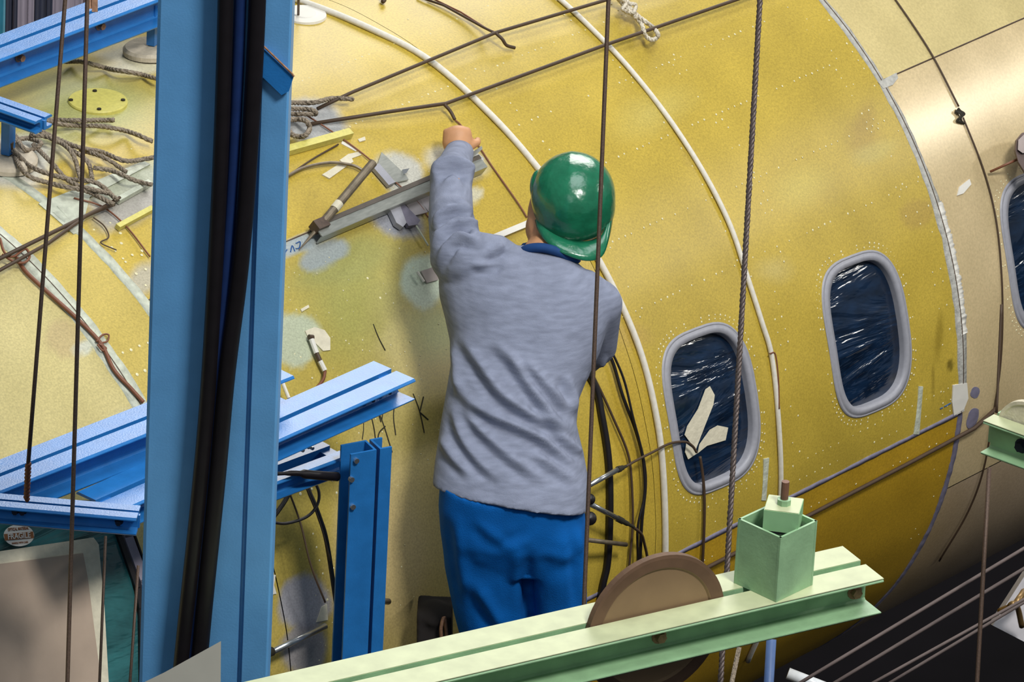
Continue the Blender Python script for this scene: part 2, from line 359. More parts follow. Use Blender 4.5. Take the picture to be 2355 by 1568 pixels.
def skin(x0, x1, p0, p1, base, m, step=0.010, name='skin_panel', coarse=False, lift=0.0, g=0.0015):
    nx = max(2, int((x1-x0)/(0.05 if coarse else step))); ph = []
    a = p0
    while a < p1-1e-6:
        ph.append(a); a += 0.55 if (-6 < a < 130 and not coarse) else 4
    ph.append(p1); ph = np.radians(np.array(ph)); xs = np.linspace(x0+g, x1-g, nx); ph[0] += g/RB; ph[-1] -= g/RB
    X, PH = np.meshgrid(xs, ph, indexing='ij'); r = rad(X)+lift+(0.0006*np.sin(PH*34)+0.0004*np.sin(X*23+1)*np.sin(PH*17)+0.0003*np.sin(X*41+PH*9))*(0.15 if x0 > 1 else 1)
    V = np.stack([X, -r*np.sin(PH), ZA+r*np.cos(PH)], -1).reshape(-1, 3); n2 = len(ph)
    inside = np.zeros(len(V), bool); Sx = X.ravel(); Ss = (PH*RB).ravel()
    for x_, s_, a_, b_ in WIN:
        u = np.abs((Sx-x_)/(a_+0.013)); v = np.abs((Ss-s_-0.05*(Sx-x_))/(b_+0.013)); inside |= (u**3.3+v**3.3) < 1
    Fc = []
    for i in range(len(xs)-1):
        for j in range(n2-1):
            q = (i*n2+j, i*n2+j+1, (i+1)*n2+j+1, (i+1)*n2+j)
            if not (inside[q[0]] and inside[q[1]] and inside[q[2]] and inside[q[3]]): Fc.append(q[::-1])
    o = mesh(name, V, Fc, m, fus, True)
    C = paint(V, base); ca = o.data.color_attributes.new('paint', 'FLOAT_COLOR', 'POINT')
    if len(o.data.vertices) == len(C): ca.data.foreach_set('color', np.hstack([C, np.ones((len(C), 1))]).astype(np.float32).ravel())
    return o
def hoopx(px, py): return float(body(px, py)[0])
XL, XM, XH, X4 = -1.46, -1.285, 1.062, 1.255
NB = lin((194, 180, 122))
skin(-3.3, XL, -92, 150, NB, M_skin, step=0.02)
skin(XL, XM, -92, 150, lin((194, 172, 88)), M_skin)
skin(XM, -0.075, -92, 33.2, Y1, M_skin, g=0)
skin(XM, -0.43, 33.2, 91, lin((180, 160, 76)), M_skin, name='door_skin')
skin(-0.43, -0.075, 33.2, 91, Y1, M_skin, g=0)
skin(-0.075, XH, -92, 91, Y1, M_skin)
skin(XM, XH, 91, 150, Y2, M_skin)
skin(XH, 3.6, -92, 44.6, AFT, M_aft)
skin(XH, 3.6, 44.6, 103, PEACH, M_aft)
skin(XH, 3.6, 103, 150, lin((186, 164, 134)), M_aft)
skin(-3.3, 3.6, 150, 268, lin((150, 130, 60)), M_skin, coarse=True)
# dark structure below the skins closes the joints and the window openings
V, Fc = lathe((0, 0, ZA), (1, 0, 0), [(0.02, -3.3)]+[(float(rad(x))-0.03, x) for x in np.linspace(-3.3, 3.6, 40)]+[(0.02, 3.6)], 72)
mesh('inner_shell', V, Fc, M_dark, fus, True)
# windows: raised grey ring, recessed pane
for i, w in enumerate(WIN):
    prof = [(0.024, 0.0005), (0.022, 0.0035), (0.0185, 0.0035), (0.018, 0.0015), (0.016, 0.005), (0.001, 0.005), (0.0, -0.004), (0.0, -0.020)]
    rings = [win_outline(w, g) for g, _ in prof]; n = len(rings[0]); V = []; Fc = []
    for (g, off), rg in zip(prof, rings): V += [cyl(x, s, off) for x, s in rg]
    for r_ in range(len(prof)-1):
        for k in range(n): Fc.append((r_*n+k, r_*n+(k+1) % n, (r_+1)*n+(k+1) % n, (r_+1)*n+k))
    fr = mesh('window_frame', V, Fc, M_frame, fus, True)
    # pane grid clipped to outline, following the body
    V = [cyl(w[0], w[1], -0.016)]; Fc = []; lv = 10
    out = win_outline(w, 0.002)
    for j in range(1, lv+1):
        for x, s in out: V.append(cyl(w[0]+(x-w[0])*j/lv, w[1]+(s-w[1])*j/lv, -0.016))
    for k in range(n): Fc.append((0, 1+k, 1+(k+1) % n))
    for j in range(lv-1):
        for k in range(n): Fc.append((1+j*n+k, 1+(j+1)*n+k, 1+(j+1)*n+(k+1) % n, 1+j*n+(k+1) % n))
    mesh('window_pane', V, Fc, M_film, fr, True)
# rivets, one joined part
def rivet(mb, x, s, r=0.0026):
    r *= RNG.uniform(0.7, 1.15); c = cyl(x, s); nn = bnorm(c); t = np.array([1.0, 0, 0]); b = np.cross(nn, t); V = [c+nn*0.0016]
    for k in range(6): a = k*math.pi/3; V.append(c+r*(math.cos(a)*t+math.sin(a)*b)+nn*0.0003)
    mb.add(V, [(0, 1+k, 1+(k+1) % 6) for k in range(6)])
rv = MB()
def row_axial(x0, x1, sdeg, gap=0.022, p=0.9, r=0.0026):
    for x in np.arange(x0, x1, gap):
        if RNG.random() < p: rivet(rv, x+RNG.normal(0, .0006), math.radians(sdeg)*RB+RNG.normal(0, .0006), r)
def row_hoop(x, d0, d1, gap=0.024, p=0.75, r=0.0026):
    for s in np.arange(math.radians(d0)*RB, math.radians(d1)*RB, gap):
        if RNG.random() < p: rivet(rv, x+RNG.normal(0, .0006), s+RNG.normal(0, .0006), r)
def clear_win(): pass
for sd in (12.5, 22, 31, 40, 49.5, 58.5): row_axial(-0.05, 1.03, sd, p=0.62)
for sd in (12.5, 22): row_axial(-1.1, -0.1, sd, p=0.7)
for xx in (0.0, 0.36, 0.385, 0.505, 0.53, 0.95, 0.975, 1.035): row_hoop(xx, 8, 62, p=0.42)
for xx in (0.42, 0.445, 0.99, 1.02): row_hoop(xx, 62, 112, gap=.03, p=0.5)
for sd in (86.5, 89, 94): row_axial(0.0, 1.05, sd, gap=0.028, p=0.55)
for i, w in enumerate(WIN[:3]):
    for g in (0.031, 0.040):
        for x, s in win_outline(w, g, n=58):
            if RNG.random() < 0.85: rivet(rv, x, s)
for xx in (-1.15, -1.115, -1.05, -1.0): row_hoop(xx, 60, 76, gap=.03, p=.8, r=.0036)
for xx in (-0.99, -0.93, -0.7): row_hoop(xx, 36, 66, gap=.05, p=.5, r=.003)
for sd in (25, 27, 29.5): row_axial(-1.25, -0.8, sd, gap=.03, p=.75, r=.0036)
for xx in (-1.25, -1.2): row_hoop(xx, 16, 34, gap=.035, p=.8, r=.0036)
for sd in (38, 41): row_axial(-1.42, -1.31, sd, gap=.025, p=.9, r=.0036)
for i in range(260): rivet(rv, RNG.uniform(-1.2, -0.3), RNG.uniform(.5, 1.5), .0018)
ro = rv.build('rivet_rows', M_rivet, fus); ro['kind'] = 'stuff'
# sealed seams
def hoop_strip(x, d0, d1, width, m, name, thick=0.0018, wob=0.18, n=90):
    P = [cyl(x, math.radians(d)*RB) for d in np.linspace(d0, d1, n)]
    return strip(None, width, thick, ext=P, wob=wob).build(name, m, fus, True)
hoop_strip(XH, -30, 91, lambda t: 0.023+0.010*max(0, math.sin(t*9)), M_seal, 'seam_sealant')
hoop_strip(XH, 91, 140, 0.018, M_seal_p, 'seam_sealant')
for xx, ww, mm in ((XL, 0.044, M_mint), (XM, 0.026, M_mint)): hoop_strip(xx, -30, 66, ww, mm, 'seam_sealant', wob=.1)
for xx in (XH+.003, XL+.002): hoop_strip(xx, -30, 91, 0.0022, M_brown, 'seam_line', thick=0.0026, wob=0)
hoop_strip(XH+0.012, 62, 80, 0.020, M_label, 'seam_sealant', wob=.4)
strip(None, 0.011, 0.0015, ext=[cyl(x, math.radians(91)*RB) for x in np.linspace(-0.4, XH, 50)], wob=.15).build('lap_sealant', M_seal_p, fus, True)
strip(None, 0.003, 0.0012, ext=[cyl(x, math.radians(33.2)*RB) for x in np.linspace(XM, -0.43, 30)], wob=.1).build('door_edge_line', M_brown, fus, True)
strip(None, 0.0035, 0.0012, ext=[cyl(x, math.radians(44.6)*RB) for x in np.linspace(XH, 3.0, 50)], wob=.1).build('panel_line', M_brown, fus, True)
# patches of sealant, masking tape and marker strokes on the skin
for pts, m, nm in [
    ([(2190, 885), (2222, 880), (2225, 915), (2215, 940), (2192, 955), (2188, 925)], M_label, 'tape_patch'),
    ([(2112, 888), (2121, 888), (2112, 998), (2100, 998)], M_mint, 'tape_strip'), ([(1755, 1055), (1767, 1052), (1760, 1150), (1750, 1150)], M_mint, 'tape_strip'),
    ([(2018, 190), (2060, 168), (2064, 180), (2052, 196), (2030, 205)], M_seal, 'sealant_patch'), ([(2205, 430), (2228, 412), (2232, 424), (2214, 445), (2200, 450)], M_label, 'sealant_patch'),
    ([(740, 403), (790, 372), (796, 384), (757, 412)], M_tape, 'masking_tape'), ([(780, 370), (800, 356), (828, 350), (830, 358), (808, 366), (812, 374), (796, 382)], M_tape, 'masking_tape'),
    ([(786, 326), (820, 343), (818, 350), (784, 332)], M_label, 'tape_strip'), ([(690, 712), (708, 702), (710, 708), (693, 718)], M_tape, 'tape_strip'), ([(822, 322), (838, 316), (840, 324), (826, 328)], M_tape, 'masking_tape'),
    ([(700, 762), (722, 753), (745, 760), (758, 778), (758, 806), (742, 808), (726, 792), (708, 778)], M_tape, 'tape_patch'),
    ([(622, 1320), (632, 1322), (628, 1345), (634, 1365), (620, 1368)], M_label, 'tape_scrap'),
    ([(88, 470), (190, 430), (330, 372), (345, 380), (210, 440), (130, 476), (185, 535), (168, 540)], M_mint, 'sealant_line'),
    ([(1085, 345), (1112, 365), (1108, 380), (1080, 392), (1060, 380)], M_seal, 'sealant_patch')]:
    decal(pts).build(nm, m, fus)
for rx in (2242, 2238):
    pass
decal(blobpoly(2242, 902, 10, 14, 15), 0.001).build('sealant_spot', M_seal_p, fus); decal(blobpoly(2236, 962, 12, 26, 20), 0.001).build('sealant_spot', M_seal_p, fus)
for seg in [[(950, 905), (965, 945), (976, 995)], [(974, 912), (966, 945)], [(966, 948), (985, 965)], [(907, 930), (905, 960), (910, 1000)], [(870, 945), (885, 985), (902, 1040)], [(886, 980), (872, 995), (868, 1018)],
            [(835, 950), (836, 985), (833, 1010)], [(852, 950), (860, 985), (864, 1015)], [(838, 955), (830, 975)], [(880, 950), (878, 965)], [(868, 945), (876, 970)], [(858, 745), (870, 775), (886, 806)]]:
    MB().tube(surf_pts(seg, 0.0006, 5), 0.0014, 5).build('marker_stroke', M_ink, fus)
for seg in [[(668, 580), (672, 565), (678, 578)], [(680, 560), (690, 556), (688, 570), (680, 572)], [(655, 582), (660, 574)], [(965, 452), (975, 455), (970, 462), (978, 466)], [(2162, 940), (2168, 937)], [(2172, 935), (2186, 927)]]:
    MB().tube(surf_pts(seg, 0.0006, 4), 0.0016, 5).build('blue_mark', M_inkb, fus)
for k in range(12):
    x = 812+k*11; y = 516-k*4.6; MB().tube(surf_pts([(x, y), (x+4, y+9)], 0.0006, 2), 0.0010, 4).build('scale_mark', M_inkb, fus)

# round cover plate with four screws
cp = body(225, 235); pl = empty('cover_plate', cp, 'round yellow cover plate with four screws on fuselage crown', 'plate')
V, Fc = lathe(cp, (0, 0, 1), [(0.0, 0.006), (0.064, 0.006), (0.066, 0.003), (0.066, -0.01)], 40); mesh('plate_disc', V, Fc, M_yplate, pl)
for q in ((218, 210), (283, 231), (228, 252), (163, 231)):
    P = onz(q[0], q[1], cp[2]+0.006); MB().disc(P, ZZ, 0.005, 0.003, 10).build('screw', M_ink, pl)

# ------------------------------------------------------------------ beams: two channels back to back
def frame_of(A, B, up=ZZ, front=None):
    d = nrm(B-A); side = nrm(np.cross(d, up)); w = nrm(np.cross(side, d))
    if (side @ (CAM-A)) < 0: side = -side
    return d, side, w
def channel(A, B, side, w, g, b, h, t=0.006):    # top centre line A-B, side = flange direction
    mb = MB(); d = nrm(B-A); L = np.linalg.norm(B-A); c = (A+B)/2
    r = 0.004
    sec = [(g, 0), (g+b-r, 0), (g+b, -r), (g+b, -t), (g+t+r, -t), (g+t, -t-r), (g+t, -h+t+r), (g+t+r, -h+t), (g+b, -h+t), (g+b, -h+r), (g+b-r, -h), (g, -h)]
    V = [A+side*u+w*v for u, v in sec]+[B+side*u+w*v for u, v in sec]; n = len(sec)
    mb.add(V, [(i, (i+1) % n, (i+1) % n+n, i+n) for i in range(n)])
    # the C-shaped end faces as three quads each
    for o in (0, n):
        mb.add([V[o+i] for i in range(n)], [(0, 1, 2, 3, 4, 5), (0, 5, 6, 11), (6, 7, 8, 9, 10, 11)])
    return mb
def beam(name, A, B, g, b, h, m, label, cat='beam', bolts=(), bm=M_rust, group=None, up=ZZ, boltr=0.008, spacers=()):
    d, side, w = frame_of(A, B, up); t = empty(name, (A+B)/2, label, cat, group)
    channel(A, B, side, w, g/2, b, h).build('channel', m, t)
    channel(A, B, -side, w, g/2, b, h).build('channel', m, t)
    L = np.linalg.norm(B-A)
    for f in list(spacers)+[0.03, 0.97]:
        MB().box(A+d*L*f-w*h/2, (d, side, w), (0.015, g/2, h*0.35)).build('spacer', m, t)
    for px, py in bolts:
        P = onplane(px, py, A+side*(g/2+0.006), side); mb = MB().disc(P-side*0.004, side, boltr*1.5, 0.006, 12); mb.disc(P, side, boltr, 0.014, 6); mb.build('bolt', bm, t)
    return t
def hline(p1, p2, z): return onz(*p1, z), onz(*p2, z)
def extend(A, B, a, b): d = B-A; return A-d*a, B+d*b

padc = body(345, 120)
zA = padc[2]+0.155
A_, B_ = hline((0, 107), (284, 0), zA); A_, B_ = extend(A_, B_, .25, .9)
beamA = beam('loading_beam', A_, B_, 0.012, 0.046, 0.070, M_blue_web, 'blue double channel beam crossing the top left corner above the fuselage crown', bolts=((43, 131), (228, 58)))
zB1 = near(150, 1030, 0.35)[2]
A_, B_ = hline((0, 1092), (328, 964), zB1); A_, B_ = extend(A_, B_, .3, .97)
beam('loading_beam', A_, B_, 0.012, 0.050, 0.070, M_blue_web, 'long blue double channel beam left of the tall column, above the windshield')
A_, B_ = hline((400, 1075), (906, 850), near(700, 930, 0.42)[2]); A_, _ = extend(A_, B_, .33, 0)
beam('loading_beam', A_, B_, 0.014, 0.055, 0.052, M_blue_web, 'light blue double channel beam ending in the open beside the worker\'s back', bolts=((849, 917), (887, 899), (827, 921)), bm=M_navy, boltr=.004)
A_, B_ = hline((420, 1160), (770, 1030), near(700, 1080, 0.34)[2])
beam('loading_beam', A_, B_, 0.030, 0.030, 0.045, M_blue_web, 'short blue channel beam just under the longer beam right of the tall column', bolts=((688, 1031), (710, 1026)), bm=M_steel, boltr=.004)
zc = near(160, 1170, 0.55)[2]
A_, B_ = hline((0, 1149), (322, 1177), zc); A_, B_ = extend(A_, B_, .4, -.01)
beamC = beam('loading_beam', A_, B_, 0.008, 0.028, 0.040, M_blue_web, 'bright blue beam running level across the lower left over the fragile sticker', bolts=((53, 1173), (36, 1172), (274, 1197)), bm=M_navy, boltr=.006)
zd = body(40, 370)[2]+0.155
A_, B_ = hline((0, 236), (100, 271), zd); A_, _ = extend(A_, B_, 1.6, 0)
beam('loading_beam', A_, B_, 0.008, 0.026, 0.030, M_blue_web, 'small blue beam stub at the left edge tied with rope')
# stems and pads of the two beams over the crown
for (px, py, rr, stem, zt, lab) in ((352, 122, 0.068, (357, 90), zA, 'round felt loading pad half hidden by the column top'), (12, 372, 0.070, (42, 345), zd, 'round felt loading pad under the rope bundle at left edge')):
    c = body(px, py); n = bnorm(c); c = c+n*0.002; t = empty('loading_pad', c, lab, 'pad')
    V, Fc = lathe(c, n, [(0, 0.016), (rr-.006, 0.016), (rr, 0.010), (rr, 0.0)], 36); mesh('pad_disc', V, Fc, M_pad, t, False)
    top = np.array([c[0], c[1], zt-0.03])+n*0
    P = onz(*stem, c[2]+0.016)
    P = c+n*0.016+(P-c)*0.15; P2 = P*1.0; P2[2] = zt-0.035
    MB().box((P+P2)/2, (nrm([1, .3, 0]), nrm([-.3, 1, 0]), ZZ), (0.014, 0.010, (P2[2]-P[2])/2)).build('stem', M_blue_web, t)
    MB().disc(P-n*0.002, n, 0.010, 0.03, 12).build('swivel', M_brown, t)
pc = body(700, 36); t = empty('loading_pad', pc, 'round white pad with small holes right of the column top', 'pad')
V, Fc = lathe(pc, bnorm(pc), [(0, .008), (.026, .008), (.028, .006), (.05, .005), (.052, -.005)], 32); mesh('pad_disc', V, Fc, M_label, t)
wire('pad_cable', [body(686, 36, 0.005), near(687, -30, .3)], 0.003, M_cable, 'thin cable rising from the round white pad beside the column top')

# vertical post
pd = depth_of(body(820, 1250))-0.40
Pt = at(858, 1022, pd); Pb = Pt.copy(); Pb[2] = 0.0
post = empty('support_post', Pb, 'short bright blue double channel post standing behind the green beam', 'post')
d = nrm(Pt-Pb); lft = nrm(-RT*0.85-FH*0.45-0*ZZ); lft[2] = 0; lft = nrm(lft); fr = nrm(np.cross(lft, ZZ)); fr = fr if fr@(CAM-Pt) > 0 else -fr
def vchan(A, B, u, v, b, h, m, t=0.005):          # web along v (width h) through A, flanges along u
    sec = [(0, -h/2), (b, -h/2), (b, -h/2+t), (t, -h/2+t), (t, h/2-t), (b, h/2-t), (b, h/2), (0, h/2)]
    V = [A+u*p+v*q for p, q in sec]+[B+u*p+v*q for p, q in sec]; n = 8
    mb = MB().add(V, [(i, (i+1) % n, (i+1) % n+n, i+n) for i in range(n)])
    for o in (0, n): mb.add([V[o+i] for i in range(n)], [(0, 1, 2, 3), (0, 3, 4, 7), (4, 5, 6, 7)])
    return mb
vchan(Pb+lft*0.004, Pt+lft*0.004, lft, fr, 0.060, 0.050, M_blue_web).build('channel', M_blue_web, post)
vchan(Pb-lft*0.004, Pt-lft*0.004, -lft, fr, 0.028, 0.050, M_blue_web).build('channel', M_blue_web, post)
for q in ((818, 1058), (807, 1101), (810, 1164)):
    P = onplane(q[0], q[1], Pt+fr*0.025, fr); MB().disc(P-fr*.002, fr, 0.006, 0.008, 10).build('rivet_head', M_steel, post)

# tall foreground column with hoses
cdp = 12.95
c0 = at(493, 784, cdp); tops = c0.copy(); tops[2] = 4.4; bots = c0.copy(); bots[2] = 0.0
colm = empty('steel_column', bots, 'tall light blue steel column in front, left of the worker', 'column')
dv = nrm((at(520, 0, cdp)-at(464, 1568, cdp))); dv = ZZ
ps = cdp/F; hw = 151*ps; sx = R0; sy = -FH
sec = [(-hw, 0), (-hw+.006, .004), (hw-.060, .004), (hw-.058, -.004), (hw-.054, -.004), (hw-.050, .010), (hw-.004, .010), (hw, .004), (hw, -.12), (-hw, -.12)]
V = [bots+sx*a+sy*b for a, b in sec]+[tops+sx*a+sy*b for a, b in sec]; n = len(sec)
MB().add(V, [(i, (i+1) % n, (i+1) % n+n, i+n) for i in range(n)]+[tuple(range(n))[::-1], tuple(range(n, 2*n))]).build('column_face', M_blue, colm)
fpl = c0+sy*0.012
def onface(px, py, o=0.0): return onplane(px, py, c0+sy*(0.012+o), sy)
clip = [onface(*q) for q in ((604, 105), (618, 118), (676, 172), (665, 205), (648, 214), (602, 170))]
MB().prism(clip, sy, 0.010).build('bracket_plate', M_blue_web, colm)
MB().tube([onface(604, 104, .012), onface(672, 170, .012), onface(676, 176, .012)], 0.0022, 6).build('bracket_lip', M_rust, colm)
for pts, r, lab in (([(532, -760), (524, -300), (519, 0), (510, 300), (496, 600), (478, 900), (456, 1150), (418, 1510), (410, 1640), (385, 2300)], 0.0158, 'left of two thick black hoses hanging down the blue column'),
                    ([(604, -760), (598, -300), (592, 0), (577, 300), (554, 600), (522, 860), (500, 1100), (465, 1450), (452, 1640), (425, 2300)], 0.0172, 'right of two thick black hoses hanging down the blue column'),
                    ([(566, -760), (560, -300), (553, 0), (541, 300), (522, 600), (499, 850), (478, 1100), (440, 1480), (428, 1640), (405, 2300)], 0.0120, 'dark strip added for the shade between the two thick black hoses on the column')):
    P = [onface(x, y, r+0.006 if r > .013 else .0145) for x, y in pts]
    wire('hose_and_shade', P, r, M_black if r > .013 else mat('dark_blue_shade', (16, 42, 92), rough=.5), lab, 'hose')  # the thin one is no hose: added dark strip for the shade between

# ------------------------------------------------------------------ foreground green beam with disc and box
zg = at(1640, 1390, 13.40)[2]
Ag, Bg = hline((700, 1588), (1985, 1294), zg); Ag, _ = extend(Ag, Bg, .4, 0)
gb = beam('green_beam', Ag, Bg, 0.018, 0.068, 0.080, M_green, 'long pale green double channel beam crossing the bottom in front of the worker', bolts=((1515, 1462), (1965, 1360)), boltr=.011)
dG, sG, wG = frame_of(Ag, Bg)
for s_ in (1, -1):                                # paler strips: light on the upper flanges put into colour
    MB().box((Ag+Bg)/2+sG*s_*(0.009+0.034)+wG*0.0008, (dG, sG, wG), (np.linalg.norm(Bg-Ag)/2, 0.0335, 0.0008)).build('flange_top', M_green_lit, gb)
pc_ = onplane(1505, 1438, Ag, sG)
wheel = empty('round_board_disc', pc_, 'brown round board disc standing in the slot of the green beam', 'disc')
V, Fc = lathe(pc_-sG*0.007, sG, [(0, 0), (0.150, 0), (0.152, 0.003), (0.152, 0.011), (0.150, 0.014), (0.128, 0.014), (0.124, 0.010), (0, 0.010)], 64)
mesh('disc_plate', V, Fc, M_wood, wheel)
V, Fc = lathe(pc_-sG*0.008, sG, [(0.151, 0), (0.156, 0.001), (0.156, 0.015), (0.149, 0.016), (0.129, 0.0155), (0.129, 0.012)], 64)
mesh('disc_rim', V, Fc, M_woodd, wheel)
# hollow square box turned forty-five degrees with block and rod
bc = onplane(1780, 1350, Ag+sG*0.04, sG); bcx = bc.copy(); bcx[2] = zg+0.002
bcx = onz(1778, 1342, zg+0.002); hb = 0.098/math.sqrt(2)*1.0
e1 = nrm(R0+0.06*FH); e2 = nrm(np.cross(ZZ, e1)); box = empty('green_box', bcx, 'hollow square green steel box turned cornerwise on the green beam', 'box')
cor = [bcx+e1*0.078, bcx+e2*0.078, bcx-e1*0.078, bcx-e2*0.078]; hh = 0.142
for i in range(4):
    a, b = cor[i], cor[(i+1) % 4]; ex_ = nrm(b-a)*.0004; a, b = a-ex_, b+ex_; inn = nrm(bcx-(a+b)/2)
    MB().hexa([a, b, b+inn*.005, a+inn*.005, a+ZZ*hh, b+ZZ*hh, b+inn*.005+ZZ*hh, a+inn*.005+ZZ*hh]).build('side_plate', M_green, box)
MB().box(bcx+ZZ*(hh-.06), (nrm(e1+e2), nrm(e1-e2), ZZ), (0.053, 0.053, 0.003)).build('inner_plate', M_dark, box)
blk = empty('green_block', bcx+ZZ*hh, 'small pale green block with rusty rod set in the square box', 'block')
bt = bcx+ZZ*(hh-0.002)+FH*0.004+R0*0.010
be1 = nrm(R0*0.98-FH*0.15); be2 = np.cross(ZZ, be1)
MB().box(bt+ZZ*0.012, (be1, be2, ZZ), (0.035, 0.034, 0.022)).build('block_body', mat('block_green', (150, 196, 146), noise=.06), blk)
MB().box(bt+ZZ*0.0345, (be1, be2, ZZ), (0.034, 0.033, 0.001)).build('block_top', M_green_lit, blk)  # paler top: light from above put into colour
MB().disc(bt+ZZ*0.035, ZZ, 0.014, 0.012, 8).build('nut', M_green, blk)
MB().tube([bt+ZZ*0.03, bt+ZZ*0.085], 0.0078, 12).build('threaded_rod', mat('rusty_rod', (120, 84, 66), rough=.6, noise=.2), blk)
MB().box(bcx+ZZ*(hh-.040)+FH*.0, (e1, e2, ZZ), (0.05, 0.004, 0.006)).build('cross_bar', M_green, box)

# right edge green bracket
zr = near(2300, 970, 0.9)[2]
A_ = onz(2290, 951, zr); B_ = onz(2420, 998, zr)
rb = beam('green_beam', A_, B_, 0.014, 0.045, 0.085, M_green, 'green channel beam end poking in at the right edge', bolts=((2350, 1025),), bm=M_navy, boltr=.012)
dR, sR, wR = frame_of(A_, B_)
MB().box((A_+B_)/2+wR*.0008+sR*.03, (dR, sR, wR), (np.linalg.norm(B_-A_)/2, 0.022, 0.0008)).build('flange_top', M_green_lit, rb)  # paler strip again, light on the flange put into colour
pcr = onplane(2362, 995, A_, sR); wh2 = empty('round_board_disc', pcr, 'grey rimmed disc above the green bracket at the right edge', 'disc')
V, Fc = lathe(pcr-sR*.007, sR, [(0, .002), (.060, .002), (.070, 0), (.078, 0), (.078, .014), (.070, .014), (.066, .010), (0, .010)], 48); mesh('disc_plate', V, Fc, M_tape, wh2)

# ------------------------------------------------------------------ vertical cables
def vcab(p1, p2, depth, r, m, label, group=None, twist=False, mid=None, name='steel_cable', d2=None):
    A, B = at(*p1, depth), at(*p2, depth if d2 is None else d2); mb = MB(); dAB = nrm(B-A)
    if p1[1] < 0: A = A-dAB*1.5
    if p2[1] > 1600 and B[2] > 1.2: B = B+dAB*(B[2]-0.3)
    if p2[0] > 2400: B = B+dAB*1.0
    if twist:
        L = np.linalg.norm(B-A); n = int(L/0.006); dd = nrm(B-A); a = nrm(np.cross(dd, FW)); b = np.cross(dd, a)
        for k in range(3):
            P = [A+(B-A)*i/n+(a*math.cos(i*1.1+k*2.094)+b*math.sin(i*1.1+k*2.094))*r*0.48 for i in range(n+1)]; mb.tube(P, r*0.56, 5)
    else: mb.tube([A+(B-A)*t for t in np.linspace(0, 1, 12)], r, 8)
    return thing(name, mb, m, label, 'cable', group, True)
vcab((153, -40), (65, 1065), 13.52, 0.0042, M_cable, 'thin brown cable dropping from the top left to the level blue beam')
vcab((202, -40), (153, 1640), 13.35, 0.0044, M_cable, 'brown cable hanging in front of the cardboard sheet at left')
vcab((1401, -40), (1333, 1640), 14.05, 0.0046, M_cable, 'dark cable hanging down in front of the green helmet')
vcab((1750, -40), (1653, 1640), 14.30, 0.0066, M_cable_g, 'thick twisted steel cable passing in front of the taped window', twist=True)
vcab((2303, 700), (2292, 950), 14.9, 0.0030, M_brown, 'short brown cable end just above the green bracket at right')
vcab((2275, 1075), (2243, 1640), 14.6, 0.0050, M_cable, 'brown cable hanging below the green bracket at right')
vcab((243, 1232), (226, 1640), 13.75, 0.0030, M_cable, 'thin cable in front of the windshield, left of two')
vcab((318, 1300), (294, 1640), 13.75, 0.0030, M_cable, 'thin cable in front of the windshield beside the column, right of two')
vcab((1700, 1488), (1668, 1640), 14.2, 0.0050, M_rope, 'short pale rope slanting below the green beam, beside the twisted cable', name='rope')
vcab((1774, 1470), (1764, 1640), 14.6, 0.0110, mat('faded_blue', (78, 104, 150)), 'faded blue pipe hanging under the green beam', name='blue_pipe')['category'] = 'pipe'
# bound end of the first cable
E = at(65, 1065, 13.52); mb = MB(); E2 = at(61, 1150, 13.60)
mb.tube([E+(E2-E)*t+RT*0.002*math.sin(t*60) for t in np.linspace(0, 1, 60)], 0.0052, 8); thing('cable_clamp', mb, M_copper, 'wire-bound cable end fixed to the level blue beam', 'clamp', None, True)
cl = at(212, 12, 14.6); mb = MB().tube([at(204, -20, 14.6), at(206, 20, 14.6)], 0.006, 8); mb.box(at(218, 8, 14.6), (RT, FW, UP), (0.006, .006, .018)); thing('cable_clamp', mb, M_rust, 'metal cable clamp on the upper left blue beam', 'clamp')

# ------------------------------------------------------------------ hoses and cords following the hoops
def hoopcord(x, d0, d1, r, off=None): return [cyl(x+0.003*math.sin(d*.11), math.radians(d)*RB, r if off is None else off) for d in np.linspace(d0, d1, 60)]
mb = MB().tube(surf_pts([(600, -20), (700, 5), (850, 65), (990, 140), (1130, 265), (1240, 390), (1320, 505), (1400, 640), (1470, 800), (1510, 960), (1526, 1100), (1530, 1280), (1522, 1420), (1505, 1560), (1470, 1660)], 0.006, 8), 0.0076, 10)
thing('white_hose', mb, M_white, 'white hose bent round the fuselage behind the worker\'s helmet', 'hose', None, True)
mb = MB().tube(surf_pts([(1210, -60), (1290, 0), (1370, 75), (1450, 160), (1540, 275), (1620, 400), (1680, 520), (1720, 640), (1752, 740), (1775, 820), (1790, 960), (1796, 1110), (1786, 1260), (1755, 1430), (1720, 1520)], 0.006, 8), 0.0062, 10)
thing('white_hose', mb, M_white, 'white hose bent round the fuselage between the two middle windows', 'hose', None, True)
wire('thin_wire', surf_pts([(1770, 813), (1783, 815), (1790, 870), (1792, 940)], 0.012), 0.0018, M_copper, 'short brown wire twisted on the right white hose', 'wire', n=2)
wire('thin_wire', surf_pts([(2035, -30), (2060, 0), (2140, 120), (2205, 245)], 0.004), 0.0024, M_brown, 'thin brown wire over the pale rear skin, upper length', 'wire', n=2)
wire('thin_wire', surf_pts([(2215, 270), (2262, 390), (2290, 500), (2303, 620), (2306, 740), (2300, 850), (2285, 950), (2262, 1080), (2225, 1180), (2160, 1290)], 0.004), 0.0022, M_brown, 'thin brown wire running down past the rightmost window', 'wire', n=2)
mb = MB()
for k in range(5):
    a = k*1.2; mb.tube(catmull([body(2200+4*math.cos(a), 248+k*3, .006), body(2214+5*math.sin(a), 262, .010), body(2206+6*math.cos(a+1), 275+k, .006), body(2218, 284, .004)], 5), 0.0022, 5)
thing('wire_knot', mb, M_ink, 'dark twisted wire knot joining the brown wire on the pale skin', 'knot', None, True)
